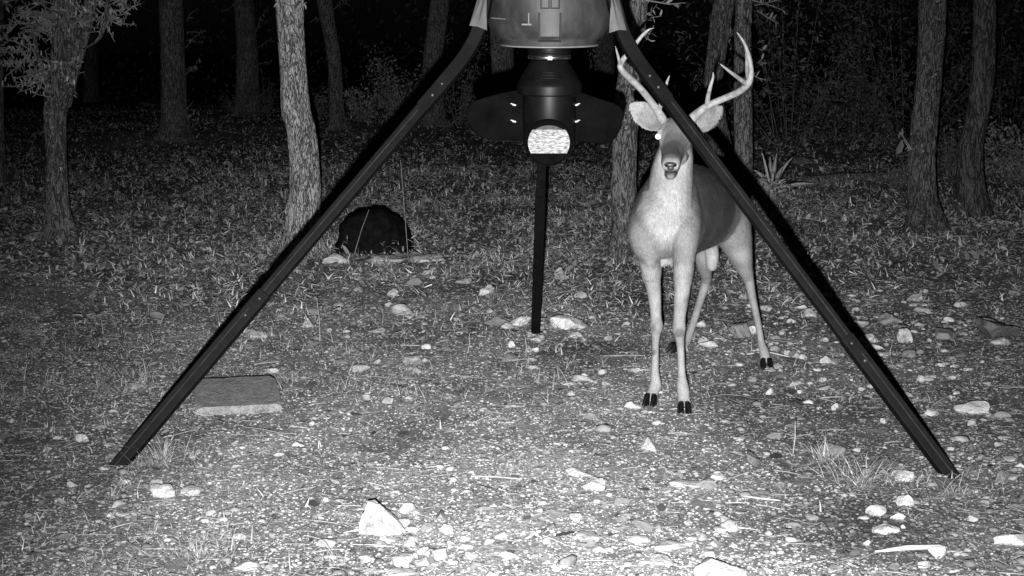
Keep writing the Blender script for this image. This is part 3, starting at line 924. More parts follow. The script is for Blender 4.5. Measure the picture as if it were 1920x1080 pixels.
def tree(pts, base_py, mat, label, seed, limbs=(), spray=None, leaf=.05, tone=(.2, .4), rough=.05, crown_tone=(.1, .3), top_h=3.6, name='tree', D=None):
    """pts from base up: (px, py, width px)."""
    if D is None: D = G(pts[0][0], base_py).y
    root = empty(name, G(pts[0][0], base_py) if base_py else P(pts[0][0], pts[0][1], D), label, 'tree', 'trees around the clearing')
    s = F / (D * 1.0)
    L = []
    b = P(pts[0][0], pts[0][1], D)
    for i, (px, py, w) in enumerate(pts):
        q = P(px, py, D)
        L.append((q.x, q.y, q.z, w / 2 / s))
    # root flare and top
    x, y, z, r = L[0]
    L = [(x, y, z - .25, r * 1.2), (x, y, z - .02, r * 1.08)] + [(L[0][0], L[0][1], L[0][2] + .12, r)] + L[1:]
    tx, ty, tz, tr = L[-1]
    px_, py_, pz_, pr_ = L[-2]
    sl = max(-.12, min(.12, (tx - px_) / max(.1, tz - pz_)))
    L += [(tx + sl * .8, ty, tz + .8, tr * .9), (tx + sl * 1.2 + random.uniform(-.1, .1), ty + .1, max(tz + 1.5, top_h), tr * .5)]
    V, Fc = trunk_mesh(L, seed=seed, rough=rough)
    obj('trunk', V, Fc, M[mat], root, smooth=True)
    top = Vector(L[-1][:3])
    for k, lb in enumerate(limbs):
        V, Fc = trunk_mesh([(*P(a, b_, D + d), w / 2 / s) for a, b_, d, w in lb], n=20, seed=seed + k + 3, rough=rough, flare=0)
        obj('limb', V, Fc, M[mat], root, smooth=True)
    # crown above the frame
    cents = []
    mb = MB()
    ri = random.Random(seed)
    for k in range(7):
        a = k * .9 + ri.random(); rr = ri.uniform(.5, 1.5)
        c = top + Vector((math.cos(a) * rr, math.sin(a) * rr, ri.uniform(.1, 1.0)))
        st = top - Vector((0, 0, ri.uniform(.1, .7)))
        mb.tube([st, (st + c) / 2 + Vector((0, 0, .08)), c], [tr * .4, tr * .25, tr * .08], 6)
        cents.append((c, .55))
    mb.build('branch', M[mat], root, smooth=True)
    add_leaves('crown', root, leaf_cloud(cents, 900, .07, crown_tone, .5))
    if spray:
        mbs, arr = sprays(spray, D - .05, leaf, tone)
        mbs.build('twigs', M['twig'], root)['kind'] = 'stuff'
        add_leaves('leaves', root, arr)
    return root

def fan(cx, cy, rx, ry, n, ln=45):
    out = []
    for _ in range(n):
        a = RNG.random() * 6.283; q = RNG.random() ** .5
        x, y = cx + rx * q * math.cos(a), cy + ry * q * math.sin(a)
        b = RNG.uniform(-.5, 1.2) if RNG.random() < .6 else RNG.uniform(2, 4)
        l = ln * RNG.uniform(.6, 1.3)
        out.append((x, y, x + l * math.cos(b), y + l * math.sin(b)))
    return out

spL = fan(60, 90, 65, 75, 80) + fan(125, 20, 110, 40, 70) + fan(100, 150, 30, 30, 14, 35) + fan(225, 8, 40, 22, 12, 35) + fan(10, 10, 60, 40, 10)
tree([(112, 448, 52), (108, 380, 42), (106, 300, 38), (103, 220, 40), (110, 175, 46)], 448, 'bark_spot',
     'forked tree at the left with pale leafy sprays round its fork', 1,
     limbs=[[(112, 200, 0, 40), (130, 140, -.02, 34), (150, 80, .0, 28), (168, 20, .05, 26), (176, -40, .1, 24)],
            [(142, 95, 0, 10), (170, 85, -.1, 9), (192, 60, -.15, 8), (202, 0, -.15, 7), (200, -40, -.15, 7)],
            [(104, 200, 0, 16), (90, 160, -.05, 12), (70, 100, -.1, 8), (60, 40, -.1, 6)]],
     spray=spL, tone=(.3, .6), leaf=.04)
tree([(172, 192, 28), (170, 120, 26), (172, 0, 24)], 192, 'bark_dark', 'faint far trunk just right of the forked tree', 2, crown_tone=(.03, .1))
tree([(330, 255, 56), (326, 200, 48), (324, 110, 44), (322, 50, 42), (320, 0, 42)], 256, 'bark_dark', 'straight dark trunk with leafy twigs up its right side', 3,
     spray=[(347, 90, 385, 55), (350, 75, 380, 80), (348, 140, 375, 110), (350, 60, 378, 62), (350, 130, 372, 128), (350, 40, 372, 15), (350, 225, 368, 205), (350, 205, 362, 190)], leaf=.06, tone=(.2, .35))
tree([(465, 216, 46), (464, 150, 42), (462, 70, 38), (457, 0, 38)], 216, 'bark_dark', 'dark trunk between the straight trunk and the pale one', 4,
     spray=[(484, 90, 510, 70), (484, 120, 508, 118), (486, 180, 512, 160), (480, 60, 505, 10), (440, 215, 428, 190), (490, 210, 510, 190), (415, 20, 440, 5)], leaf=.07, tone=(.15, .3))
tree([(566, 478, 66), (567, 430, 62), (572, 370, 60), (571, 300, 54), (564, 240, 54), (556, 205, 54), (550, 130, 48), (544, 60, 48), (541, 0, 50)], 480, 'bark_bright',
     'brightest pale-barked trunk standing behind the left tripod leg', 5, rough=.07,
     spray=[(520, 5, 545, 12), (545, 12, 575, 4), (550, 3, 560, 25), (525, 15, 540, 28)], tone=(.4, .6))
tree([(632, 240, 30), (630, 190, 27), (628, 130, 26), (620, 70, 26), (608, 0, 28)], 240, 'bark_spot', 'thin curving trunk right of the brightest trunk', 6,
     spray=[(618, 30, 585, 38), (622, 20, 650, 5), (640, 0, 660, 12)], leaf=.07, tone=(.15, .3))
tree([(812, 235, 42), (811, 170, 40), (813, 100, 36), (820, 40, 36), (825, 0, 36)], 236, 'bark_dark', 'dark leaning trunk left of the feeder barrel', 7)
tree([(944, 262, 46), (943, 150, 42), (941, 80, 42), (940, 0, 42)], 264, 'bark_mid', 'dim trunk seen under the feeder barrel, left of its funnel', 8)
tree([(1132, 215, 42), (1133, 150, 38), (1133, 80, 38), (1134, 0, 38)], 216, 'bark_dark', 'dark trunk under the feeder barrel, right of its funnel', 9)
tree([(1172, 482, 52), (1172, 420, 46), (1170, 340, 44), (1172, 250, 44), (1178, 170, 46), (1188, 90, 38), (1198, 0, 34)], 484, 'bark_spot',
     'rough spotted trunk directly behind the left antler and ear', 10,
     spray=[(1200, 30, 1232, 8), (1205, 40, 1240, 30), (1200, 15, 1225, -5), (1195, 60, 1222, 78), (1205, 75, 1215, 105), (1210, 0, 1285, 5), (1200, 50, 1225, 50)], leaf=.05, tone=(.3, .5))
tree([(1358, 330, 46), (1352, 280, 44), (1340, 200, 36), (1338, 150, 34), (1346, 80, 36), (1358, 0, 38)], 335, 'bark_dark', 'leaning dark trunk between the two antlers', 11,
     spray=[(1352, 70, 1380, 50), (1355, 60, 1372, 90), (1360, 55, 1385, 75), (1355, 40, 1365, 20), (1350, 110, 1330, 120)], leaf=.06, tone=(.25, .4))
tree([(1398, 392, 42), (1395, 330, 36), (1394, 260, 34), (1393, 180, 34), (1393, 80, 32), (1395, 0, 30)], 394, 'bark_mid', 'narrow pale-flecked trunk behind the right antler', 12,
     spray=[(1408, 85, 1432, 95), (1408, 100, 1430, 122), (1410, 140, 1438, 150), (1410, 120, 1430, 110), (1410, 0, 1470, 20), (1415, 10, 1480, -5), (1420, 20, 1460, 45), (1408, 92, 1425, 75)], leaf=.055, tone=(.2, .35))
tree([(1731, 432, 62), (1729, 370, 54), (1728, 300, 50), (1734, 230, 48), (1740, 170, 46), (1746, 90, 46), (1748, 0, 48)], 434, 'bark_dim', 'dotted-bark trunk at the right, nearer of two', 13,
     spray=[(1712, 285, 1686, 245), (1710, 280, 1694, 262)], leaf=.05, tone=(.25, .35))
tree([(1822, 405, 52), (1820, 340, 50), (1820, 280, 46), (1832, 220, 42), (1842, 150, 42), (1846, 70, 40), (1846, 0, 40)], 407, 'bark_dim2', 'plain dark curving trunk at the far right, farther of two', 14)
tree([(-2, 345, 26), (-3, 300, 26), (-6, 200, 24), (-6, 0, 24)], 346, 'bark_dark', 'dim trunk half cut off by the left edge', 15)

# shrubs in the dark
def shrub(px, py, w, h, n, leaf, tone, label, seed, name='shrub', D=None):
    g = G(px, py) if D is None else P(px, py, D)
    s = F / g.y
    root = empty(name, g, label, 'shrub', 'shrubs at the edge of the dark')
    W, Hh = w / s, h / s
    mb = MB(); cents = []
    ri = random.Random(seed)
    for k in range(10):
        a = ri.random() * 6.28; rr = ri.random() ** .6 * W / 2
        tip = g + Vector((math.cos(a) * rr, math.sin(a) * rr * .8, ri.uniform(.3, .95) * Hh))
        b = g + Vector((math.cos(a) * .04, math.sin(a) * .04, -.02))
        mb.tube([b, b.lerp(tip, .55) + Vector((0, 0, .05 * Hh)), tip], [.012, .008, .003], 5)
        for q in (.35, .6, .85, 1):
            cents.append((b.lerp(tip, q), W * .13 + .05))
    mb.build('stems', M['bark_dark'], root)
    arr = leaf_cloud(cents, n, leaf, tone, .5, width=.3)
    add_leaves('foliage', root, arr)
    return root
shrub(745, 245, 210, 140, 2600, .055, (.14, .42), 'wide dim shrub behind the left tripod leg', 21)
shrub(860, 235, 130, 180, 1500, .055, (.12, .36), 'dim shrub against the leaning trunk by the barrel', 22)
shrub(680, 228, 90, 70, 700, .07, (.25, .55), 'small leafy shrub right of the thin curving trunk', 23)
shrub(1305, 262, 100, 140, 900, .05, (.15, .42), 'sparse shrub just behind the deer head', 24)
shrub(1080, 262, 110, 190, 1400, .05, (.12, .38), 'dim shrub seen between the funnel and the dark trunk', 25)
shrub(1900, 345, 190, 120, 2400, .05, (.12, .38), 'tangled dim shrub at the right edge', 26)
shrub(1780, 330, 70, 90, 700, .05, (.08, .2), 'small shrub between the two right trunks', 27)
shrub(1680, 350, 100, 60, 700, .045, (.08, .2), 'low shrub left of the dotted-bark trunk', 28)
shrub(600, 215, 70, 60, 500, .07, (.16, .4), 'small shrub behind the brightest trunk', 29)
shrub(440, 212, 60, 36, 350, .07, (.08, .2), 'low sprig shrub at the foot of the dark trunk', 30)
shrub(500, 212, 80, 90, 400, .08, (.06, .18), 'thin shrub right of the dark trunk, far back', 31)
for i, (px, D, w, h, lb) in enumerate([(1480, 21, 3.2, 3.4, 'dark thicket bush behind the spiky plant'), (1600, 23, 3.4, 3.6, 'dark thicket bush beyond the fallen logs'), (1700, 22, 3, 3.2, 'dark thicket bush left of the dotted-bark trunk'), (1885, 24, 3.4, 3.2, 'dark thicket bush behind the far right trunk')]):
    g = P(px, 300, D); g.z = hgt(g.x, g.y)
    root = empty('thicket_bush', g, lb, 'bush', 'thicket bushes in the dark')
    mb = MB(); cents = []
    ri = random.Random(i)
    for k in range(12):
        a = ri.random() * 6.28; rr = ri.random() ** .5 * w / 2
        tip = g + Vector((math.cos(a) * rr, math.sin(a) * rr, ri.uniform(.2, 1) * h))
        b = g + Vector((math.cos(a) * .2, math.sin(a) * .2, -.05))
        mb.tube([b, b.lerp(tip, .5) + Vector((0, 0, .1)), tip], [.010, .007, .003], 5)
        for q in (.4, .7, 1): cents.append((b.lerp(tip, q), .4))
    mb.build('stems', M['bark_dark'], root)
    add_leaves('foliage', root, leaf_cloud(cents, 3000, .085, (.05, .2), .5))

# the woods beyond, only just lit
def far_woods():
    pos = []; scl = []; yaw = []; tilt = []; ton = []
    n = 60000
    x = RNG.uniform(-32, 32, n); y = 42 + RNG.uniform(0, 9, n); z = RNG.uniform(-.5, 8, n)
    keep = np.array([mnoise.noise(Vector((a * .35, b * .35, c * .35))) for a, b, c in zip(x, y, z)]) > -.1
    x, y, z = x[keep], y[keep], z[keep]; n = len(x)
    L = RNG.uniform(.08, .2, n)
    o = scatter('far_woods', BLADE, BLADE_F, np.stack([x, y, z], 1), np.stack([L, L * .4, L * .6], 1), RNG.random(n) * 6.28, RNG.normal(0, .8, n), RNG.normal(0, .8, n), RNG.uniform(.03, .2, n), M['weed'])
    tag(o, 'unlit mass of woods closing the view', kind='stuff')
far_woods()

# spiky plant right of the deer
def yucca(px, py, label):
    g = G(px, py); s = F / g.y
    root = empty('spiky_plant', g, label, 'plant')
    tips = [(1428, 282), (1435, 300), (1444, 290), (1458, 283), (1470, 310), (1490, 292), (1484, 305), (1530, 345), (1412, 318), (1420, 335), (1500, 350), (1405, 350), (1475, 335), (1452, 320)]
    for i, (tx, ty) in enumerate(tips):
        tip = P(tx, ty, g.y + RNG.uniform(-.25, .25))
        d = tip - g; L = d.length
        side = d.normalized().cross(Vector((0, -1, 0))).normalized()
        side = (side + Vector((0, RNG.normal(0, .3), 0))).normalized()
        up = side.cross(d).normalized()
        V = []; Fc = []
        for j in range(7):
            q = j / 6
            w = .022 * (1 - q ** 2.2) * (.55 + .9 * min(q * 2.5, 1)) + .0008
            c = g + d * q + Vector((0, 0, .10 * L * math.sin(q * 3.14)))
            nrm = d.normalized().cross(side)
            V += [c + side * w, c + nrm * w * .45, c - side * w]
        for j in range(6):
            a = j * 3; Fc += [(a, a + 1, a + 4, a + 3), (a + 1, a + 2, a + 5, a + 4), (a + 2, a, a + 3, a + 5)]
        o = obj('leaf', V, Fc, M['yucca'], root, smooth=True)
    return root
M['yucca'] = grey_mat('yucca_leaf', .45, .7, 30, .5, .4)
yucca(1447, 362, 'spiky yucca-like plant right of the deer rump')
shrub(1440, 392, 90, 50, 900, .04, (.3, .5), 'low bright weed clump under the spiky plant', 33, name='weed_clump')

# ------------------------------------------------------------ tripod feeder
M['tube'] = grey_mat('black_painted_steel', .0035, .008, 14, .65, .07, .05, .002)
M['barrel'] = None
def barrel_mat():
    m, nt, b = material('grey_plastic_barrel', .55, .4)
    v = coords(nt)
    n = noise_tex(nt, v, 7, 6, .6); n2 = noise_tex(nt, coords(nt, (1, 1, .25)), 40, 6, .7)
    c = mult(nt, ramp(nt, n, [(.3, .014), (.7, .055)]), ramp(nt, n2, [(.35, .7), (.6, 1.1)]))
    nt.links.new(c, b.inputs['Base Color']); bump(nt, b, n2, .15, .003)
    return m
M['barrel'] = barrel_mat()
M['recess_shade'] = grey_mat('painted_recess_shade', .008, .02, 20, .6, .2)  # shadow of the panel recesses, drawn as dark frames
M['barrel_pale'] = grey_mat('pale_plastic_bracket', .12, .2, 20, .5, .4)
M['black'] = grey_mat('black_plastic', .002, .006, 20, .45, .16, .1, .002)
M['wing'] = grey_mat('dull_black_sheet', .0008, .004, 12, .8, .03, .1, .002)
M['steel'] = grey_mat('bright_steel', .6, .8, 30, .25, .6, .1, .001, metallic=1)
M['bolt'] = grey_mat('zinc_bolt', .35, .6, 30, .4, .6, 0)
def label_mat():
    m, nt, b = material('white_reflector', .9, .05)
    v = coords(nt, (1, 1, 3.2))
    n = noise_tex(nt, v, 55, 5, .7)
    nt.links.new(ramp(nt, n, [(.38, .10), (.48, .22), (.58, .38)]), b.inputs['Base Color'])
    return m
M['reflector'] = label_mat()
M['rim_grey'] = grey_mat('grey_plate', .03, .09, 60, .8, .1, 0)

HX, HY = (1029 - 960) / F * 5.65, 5.62
feeder = empty('deer_feeder', (HX, HY, 0), 'tripod game feeder with grey barrel over a black winged spinner', 'feeder')
def zat(py, D):    # height of what is seen at that pixel row
    return P(1029, py, D).z
Rb = 120 / F * 5.5
z0 = zat(84, 5.45)
prof = [(Rb * .30, z0 + .004), (Rb * .72, z0 + .0), (Rb * .76, z0 + .004), (Rb * .765, z0 + .012), (Rb * .74, z0 + .016), (Rb * .86, z0 + .035), (Rb * .95, z0 + .065), (Rb * .985, z0 + .10), (Rb, z0 + .15), (Rb * 1.01, z0 + .3), (Rb * 1.02, z0 + .34), (Rb * 1.05, z0 + .345), (Rb * 1.05, z0 + .37), (Rb * 1.02, z0 + .375), (Rb * 1.02, z0 + .7), (Rb * 1.06, z0 + .71), (Rb * 1.06, z0 + .75), (Rb * .9, z0 + .79), (Rb * .3, z0 + .82)]
mb = MB(); mb.lathe((HX, HY, 0), prof, 72)
bar = mb.build('barrel', M['barrel'], feeder, smooth=True)
# pale rim under the barrel
mb = MB(); mb.lathe((HX, HY, 0), [(Rb * .5, z0 - .004), (Rb * .775, z0 - .002), (Rb * .78, z0 + .002), (Rb * .775, z0 + .0035)], 72)
mb.build('rim', M['barrel_pale'], bar, smooth=True)
def on_barrel(px, py, r=None, extra=.0):
    """point on the barrel front seen near the pixel"""
    r = (r or Rb) + extra
    x = (px - 960) / F * 5.36
    dx = max(-r * .999, min(r * .999, x - HX))
    y = HY - math.sqrt(r * r - dx * dx)
    return Vector((x, y, P(px, py, y).z))
def barrel_frame(x0, x1, y0, y1, t, raise_, mat, name):
    """raised frame following the barrel front"""
    mb = MB(); n = 8
    def strip(xa, xb, ya, yb):
        V = []; Fc = []
        for i in range(n + 1):
            x = xa + (xb - xa) * i / n
            for yy in (ya, yb):
                k = max(0, (yy - 60) / 24.); rr = Rb * (1 - .05 * k)
                for e in (-.012, raise_): V.append(on_barrel(x, yy, rr, e))
        for i in range(n):
            a = i * 4; b2 = a + 4
            Fc += [(a + 1, a + 3, b2 + 3, b2 + 1), (a, b2, b2 + 2, a + 2), (a, a + 1, b2 + 1, b2), (a + 3, a + 2, b2 + 2, b2 + 3)]
        Fc += [(0, 2, 3, 1), (n * 4, n * 4 + 1, n * 4 + 3, n * 4 + 2)]
        mb.add(V, Fc)
    strip(x0, x1, y0, y0 + t); strip(x0, x1, y1 - t, y1); strip(x0, x0 + t, y0 + t, y1 - t); strip(x1 - t, x1, y0 + t, y1 - t)
    return mb.build(name, mat, bar)
barrel_frame(1008, 1052, 17, 73, 4, .003, M['recess_shade'], 'recess_shade_frame')
barrel_frame(1012, 1030, -25, 10, 3, .003, M['recess_shade'], 'recess_shade_frame')
barrel_frame(1031, 1049, -25, 10, 3, .003, M['recess_shade'], 'recess_shade_frame')
barrel_frame(1012.5, 1047.5, 21.5, 68.5, 23, .0045, M['barrel'], 'panel_face')
for (xa, ya, xb, yb) in [(978, 38, 996, 41), (920, 30, 948, 31.5), (990, 18, 992, 38)]:
    mb = MB(); V = [on_barrel(xa, ya, extra=.002), on_barrel(xb, ya, extra=.002), on_barrel(xb, yb, extra=.002), on_barrel(xa, yb, extra=.002),
                    on_barrel(xb - 6, 12, extra=.002), on_barrel(xb, 12, extra=.002)]
    mb.add(V, [(3, 2, 1, 0)]); mb.build('scuff_mark', M['barrel_pale'], bar)

# neck clamp
mb = MB(); D5 = HY
def r_of(px_half): return px_half / F * 5.66
mb.lathe((HX, HY, 0), [(r_of(30), zat(112, HY)), (r_of(37), zat(109, HY)), (r_of(38), zat(104, HY)), (r_of(35), zat(101, HY)), (r_of(39), zat(98, HY)), (r_of(40), zat(94, HY)), (r_of(36), zat(91, HY)), (r_of(39), zat(89, HY)), (r_of(37), zat(85, HY)), (r_of(30), zat(80, HY))], 48)
mb.build('neck_ring', M['black'], feeder, smooth=True)
mb = MB(); mb.lathe((HX, HY, 0), [(r_of(38), zat(109.5, HY)), (r_of(39.5), zat(109, HY)), (r_of(39.5), zat(103, HY)), (r_of(38), zat(102.5, HY))], 48)
mb.build('clamp_band', M['steel'], feeder, smooth=True)
mb = MB(); mb.box((HX, HY - r_of(41), zat(107, 5.5)), .018, .012, .014); bevel(mb.build('clamp_latch', M['bolt'], feeder), .002)
# black housing
mb = MB()
mb.lathe((HX, HY, 0), [(r_of(33), zat(112, HY)), (r_of(36), zat(116, HY)), (r_of(57), zat(152, HY)), (r_of(59.5), zat(157, HY)), (r_of(60), zat(160, HY)), (r_of(59), zat(174, HY)), (r_of(56), zat(176, HY)), (r_of(50), zat(177, HY)), (r_of(50), zat(182, HY)), (r_of(49), zat(270, HY)), (r_of(40), zat(284, HY)), (r_of(28), zat(287, HY)), (r_of(28), zat(292, HY)), (r_of(14), zat(294, HY))], 56)
hous = mb.build('housing', M['black'], feeder, smooth=True)
mod = hous.modifiers.new('e', 'EDGE_SPLIT'); mod.split_angle = math.radians(40)
for k, (ya, yb) in enumerate([(136, 138), (141, 143), (146, 148)]):
    mb = MB(); r1 = r_of(36 + 21 * (ya - 116) / 36); a0 = [math.radians(-90 + t) for t in range(-24, 25, 6)]
    mb.tube([Vector((HX + (r1) * math.cos(a), HY + (r1) * math.sin(a), zat(ya, HY))) for a in a0], .0022, 5)
    mb.build('rib', M['black'], hous, smooth=True)
# reflector disc at the front
cz = zat(267, HY - .12)
disc_c = Vector((HX - .004, HY - .118, cz))
mb = MB(); n = 40
R1 = 44 / F * 5.5; R2 = 39 / F * 5.5
V = []; Fc = []
for j, (r, y) in enumerate([(R1 * .92, .06), (R1, .0), (R1 * 1.0, -.008), (R1 * .93, -.012), (R1 * .92, -.006)]):
    for k in range(n):
        a = 2 * math.pi * k / n; V.append(disc_c + Vector((r * math.cos(a), y, r * math.sin(a))))
for j in range(4):
    for k in range(n):
        k2 = (k + 1) % n; Fc.append((j * n + k, (j + 1) * n + k, (j + 1) * n + k2, j * n + k2))
Fc.append(tuple(4 * n + k for k in range(n - 1, -1, -1))); Fc.append(tuple(range(n)))
mb.add(V, Fc); dsc = mb.build('reflector_rim', M['wing'], feeder, smooth=True)
dsc.modifiers.new('e', 'EDGE_SPLIT').split_angle = math.radians(35)
V = []; top, bot = 24 / F * 5.5, -20 / F * 5.5
for k in range(n * 2):
    a = 2 * math.pi * k / (n * 2); x = R2 * math.cos(a); z = max(bot, min(top, R2 * .98 * math.sin(a)))
    V.append(disc_c + Vector((x, -.010, z)))
for k in range(n * 2):
    V.append(V[k] + Vector((0, -.004, 0)))
m2 = n * 2
Fc = [tuple(m2 + k for k in range(m2 - 1, -1, -1))] + [(k, (k + 1) % m2, m2 + (k + 1) % m2, m2 + k) for k in range(m2)]
Fc = [tuple(reversed(f)) for f in Fc]
obj('reflector', V, Fc, M['reflector'], dsc)
V = []
for k in range(m2):
    a = 2 * math.pi * k / m2
    V.append(disc_c + Vector((R2 * math.cos(a), -.010, max(bot, R2 * (.98 if math.sin(a) < 0 else .82) * math.sin(a)))))
for k in range(m2): V.append(V[k] + Vector((0, -.0025, 0)))
obj('reflector_back', V, Fc, M['rim_grey'], dsc)
# wings
def wing(sgn):
    pts = [(982, 167), (942, 174), (915, 181), (890, 189), (878, 198), (873, 210), (874, 223), (884, 241), (902, 257), (918, 261), (936, 263), (982, 264)]
    if sgn > 0: pts = [(1072, 168), (1084, 171), (1119, 183), (1150, 193), (1161, 199), (1168, 208), (1169, 219), (1165, 238), (1156, 257), (1147, 266), (1137, 270), (1119, 269), (1072, 264)]
    mb = MB(); yc = HY - .01; th = .05
    F_ = [P(x, y, yc) for x, y in pts]
    B_ = [p + Vector((0, th, 0)) for p in F_]
    n = len(pts); V = F_ + B_
    Fc = [tuple(range(n)), tuple(range(2 * n - 1, n - 1, -1))] + [(i, n + i, n + (i + 1) % n, (i + 1) % n) for i in range(n)]
    if sgn > 0: Fc = [tuple(reversed(f)) for f in Fc]
    mb.add(V, Fc)
    w = mb.build('wing_shield', M['wing'], feeder); bevel(w, .004)
    w['label'] = 'black side shield on the ' + ('left' if sgn < 0 else 'right')
    for y in (196, 227):
        x = 962 if sgn < 0 else 1083
        c = P(x, y, yc - .012)
        mb = MB(); mb.ell(c, .0045, .007, .0045); mb.ell(c + Vector((-sgn * .006, -.003, -.002)), .006, .003, .0035); mb.ell(c + Vector((sgn * .006, .001, .003)), .004, .002, .002)
        mb.build('wing_nut', M['bolt'], w, smooth=True)
wing(-1); wing(1)

# legs
def square_leg(pts, half, name, rotdeg, ref=None):
    mb = MB(); mb.tube(pts, half * 1.414, 4, ref=ref, rot=math.radians(45 + rotdeg))
    o = mb.build(name, M['tube'], feeder); bevel(o, .004, 2)
    return o
M['edge_light'] = grey_mat('painted_edge_light', .015, .04, 40, .5, .3, 0)  # paler strip in place of light caught along the tube edges
def front_leg(foot_px, bend_px, top_px, joints, sgn):
    ft = G(*foot_px); ft.z -= .02
    bd = HY - .13
    bend = P(*bend_px, bd)
    top = P(*top_px, bd)
    topz = top + (top - P(bend_px[0] + (top_px[0] - bend_px[0]) * .2, bend_px[1] + (top_px[1] - bend_px[1]) * .2, bd)).normalized() * .38
    ax = (bend - ft)
    def at(t): return ft + ax * t
    j1, j2 = joints
    ref = Vector((0, -1, 0))
    lo = square_leg([at(0), at(j1)], .0235, 'lower_tube', 14 * sgn, ref)
    md = square_leg([at(j1 - .03), at(j2)], .0205, 'middle_tube', 14 * sgn, ref)
    # bent upper tube
    up = []
    a, b_, c_ = at(.93), bend, bend.lerp(topz, .16)
    for k in range(7):
        t = k / 6; up.append(a * (1 - t) ** 2 + b_ * 2 * t * (1 - t) + c_ * t * t)
    square_leg([at(j2 - .02)] + up + [topz], .0235, 'upper_tube', 14 * sgn, ref)
    out = Vector((sgn * .35, -1, .45)).normalized()
    for ta, tb_, w_ in ((.01, j1 - .035, .0235), (j1 + .005, j2 - .025, .0205)):
        sd = Vector((ax.z, 0, -ax.x)).normalized() * (-1 if sgn > 0 else 1)
        off = Vector((0, -w_ * 1.02, 0)) + sd * (-w_ * .42)
        mb = MB(); mb.tube([at(ta) + off, at(tb_) + off], .0017, 5); mb.build('edge_light_strip', M['edge_light'], feeder)
    for t in (j1 - .012, j1 - .05, j2 + .012, j2 + .04):
        mb = MB(); c = at(t) + Vector((0, -.027, .004)); mb.ell(c, .006, .005, .006)
        mb.build('bolt', M['tube_edge'], feeder, smooth=True)
    # flat foot plate
    mb = MB(); mb.box(G(*foot_px) + Vector((0, .005, .0)), .03, .03, .012); bevel(mb.build('foot', M['tube'], feeder), .002)
    # pale bracket
    return bend, topz
M['tube_edge'] = grey_mat('worn_steel_bolt', .02, .06, 30, .4, .5, 0)
front_leg((212, 874), (893, 84), (906, 20), (.40, .86), -1)
front_leg((1792, 894), (1172, 84), (1155, 20), (.31, .88), 1)
# rear leg
ft = G(1004, 622); ft.z -= .02
tp = Vector((HX - .005, HY + .30, zat(60, HY + .3)))
square_leg([ft, ft.lerp(tp, .52)], .0225, 'lower_tube', 45 * 0, Vector((1, 0, 0)))
square_leg([ft.lerp(tp, .5), tp, tp + Vector((0, -.03, .5))], .0200, 'upper_tube', 0, Vector((1, 0, 0)))
mb = MB(); mb.box(G(1006, 622) + Vector((.012, 0, .004)), .07, .05, .008); mb.build('foot', M['tube'], feeder)
for t in (.12, .2, .33, .45, .58):
    mb = MB(); mb.ell(ft.lerp(tp, t) + Vector((0, -.023, 0)), .004, .003, .004); mb.build('bolt', M['tube_edge'], feeder, smooth=True)
# the barrel and spinner hang a touch forward of plumb
for o_ in [o for o in bpy.data.objects if o.type == 'MESH' and o.name.split('.')[0] in ('barrel', 'rim', 'recess_shade_frame', 'scuff_mark', 'neck_ring', 'clamp_band', 'clamp_latch', 'housing')]:
    for v in o_.data.vertices: v.co.z += (v.co.y - HY) * .055
# pale folded brackets holding the barrel, over the leg tops
for sgn in (-1, 1):
    if sgn < 0: cols_ = [[(880, 48), (897, -8), (905, -60)], [(896, 50), (906, -8), (910, -60)], [(913, 57), (912, -8), (914, -60)]]
    else: cols_ = [[(1175, 57), (1159, -8), (1154, -60)], [(1160, 56), (1150, -8), (1149, -60)], [(1142, 62), (1146, -8), (1145, -60)]]
    yb = HY - .185
    dd = (.03, -.012, .03)
    V = []
    for e in (0, .006):
        for c_, d_ in zip(cols_, dd):
            for (x, y) in c_: V.append(P(x, y, yb + d_ + e))
    Fc = []
    for c_ in (0, 1):
        for r_ in (0, 1):
            a = c_ * 3 + r_
            Fc += [(a, a + 3, a + 4, a + 1), (9 + a, 9 + a + 1, 9 + a + 4, 9 + a + 3)]
    for a, b_ in ((0, 1), (1, 2), (3, 0), (6, 3), (7, 6), (8, 7), (2, 5), (5, 8)): Fc.append((a, b_, 9 + b_, 9 + a))
    obj('barrel_bracket', V, Fc, M['barrel_pale'], feeder)

# ------------------------------------------------------------ the deer
def shell(nodes, per=5, n=20, ref=(0, 0, 1)):
    """closed tube through nodes (px, py, D, ra, rb): ra across the reference, rb along it"""
    L = []
    for nd in nodes:
        p = P(*nd[:3]); L.append((p.x, p.y, p.z, nd[3], nd[4] if len(nd) > 4 else nd[3]))
    return shell3(L, per, n, ref)

def shell3(L, per=5, n=20, ref=(0, 0, 1)):
    S = spline(L, per)
    pts = [Vector(s[:3]) for s in S]; ref = Vector(ref)
    V = []; Fc = []
    m = len(pts)
    for i, p in enumerate(pts):
        t = (pts[min(i + 1, m - 1)] - pts[max(i - 1, 0)]).normalized()
        u = (ref - t * ref.dot(t)); u.normalize(); w = t.cross(u)
        ra, rb = max(S[i][3], .002), max(S[i][4], .002)
        for k in range(n):
            a = 2 * math.pi * k / n
            V.append(p + w * (math.cos(a) * ra) + u * (math.sin(a) * rb))
    for i in range(m - 1):
        for k in range(n):
            k2 = (k + 1) % n
            Fc.append((i * n + k, (i + 1) * n + k, (i + 1) * n + k2, i * n + k2))
    # domed ends
    for e, idx, s_ in ((0, 0, -1), (1, m - 1, 1)):
        t = (pts[idx] - pts[idx - 1 if e else 1]); t.normalize()
        if not e: pass
        r = min(S[idx][3], S[idx][4])
        c = pts[idx] + t * r * .6
        V.append(c); ci = len(V) - 1
        for k in range(n):
            k2 = (k + 1) % n
            Fc.append((ci, idx * n + k, idx * n + k2) if not e else (ci, idx * n + k2, idx * n + k))
    return V, Fc

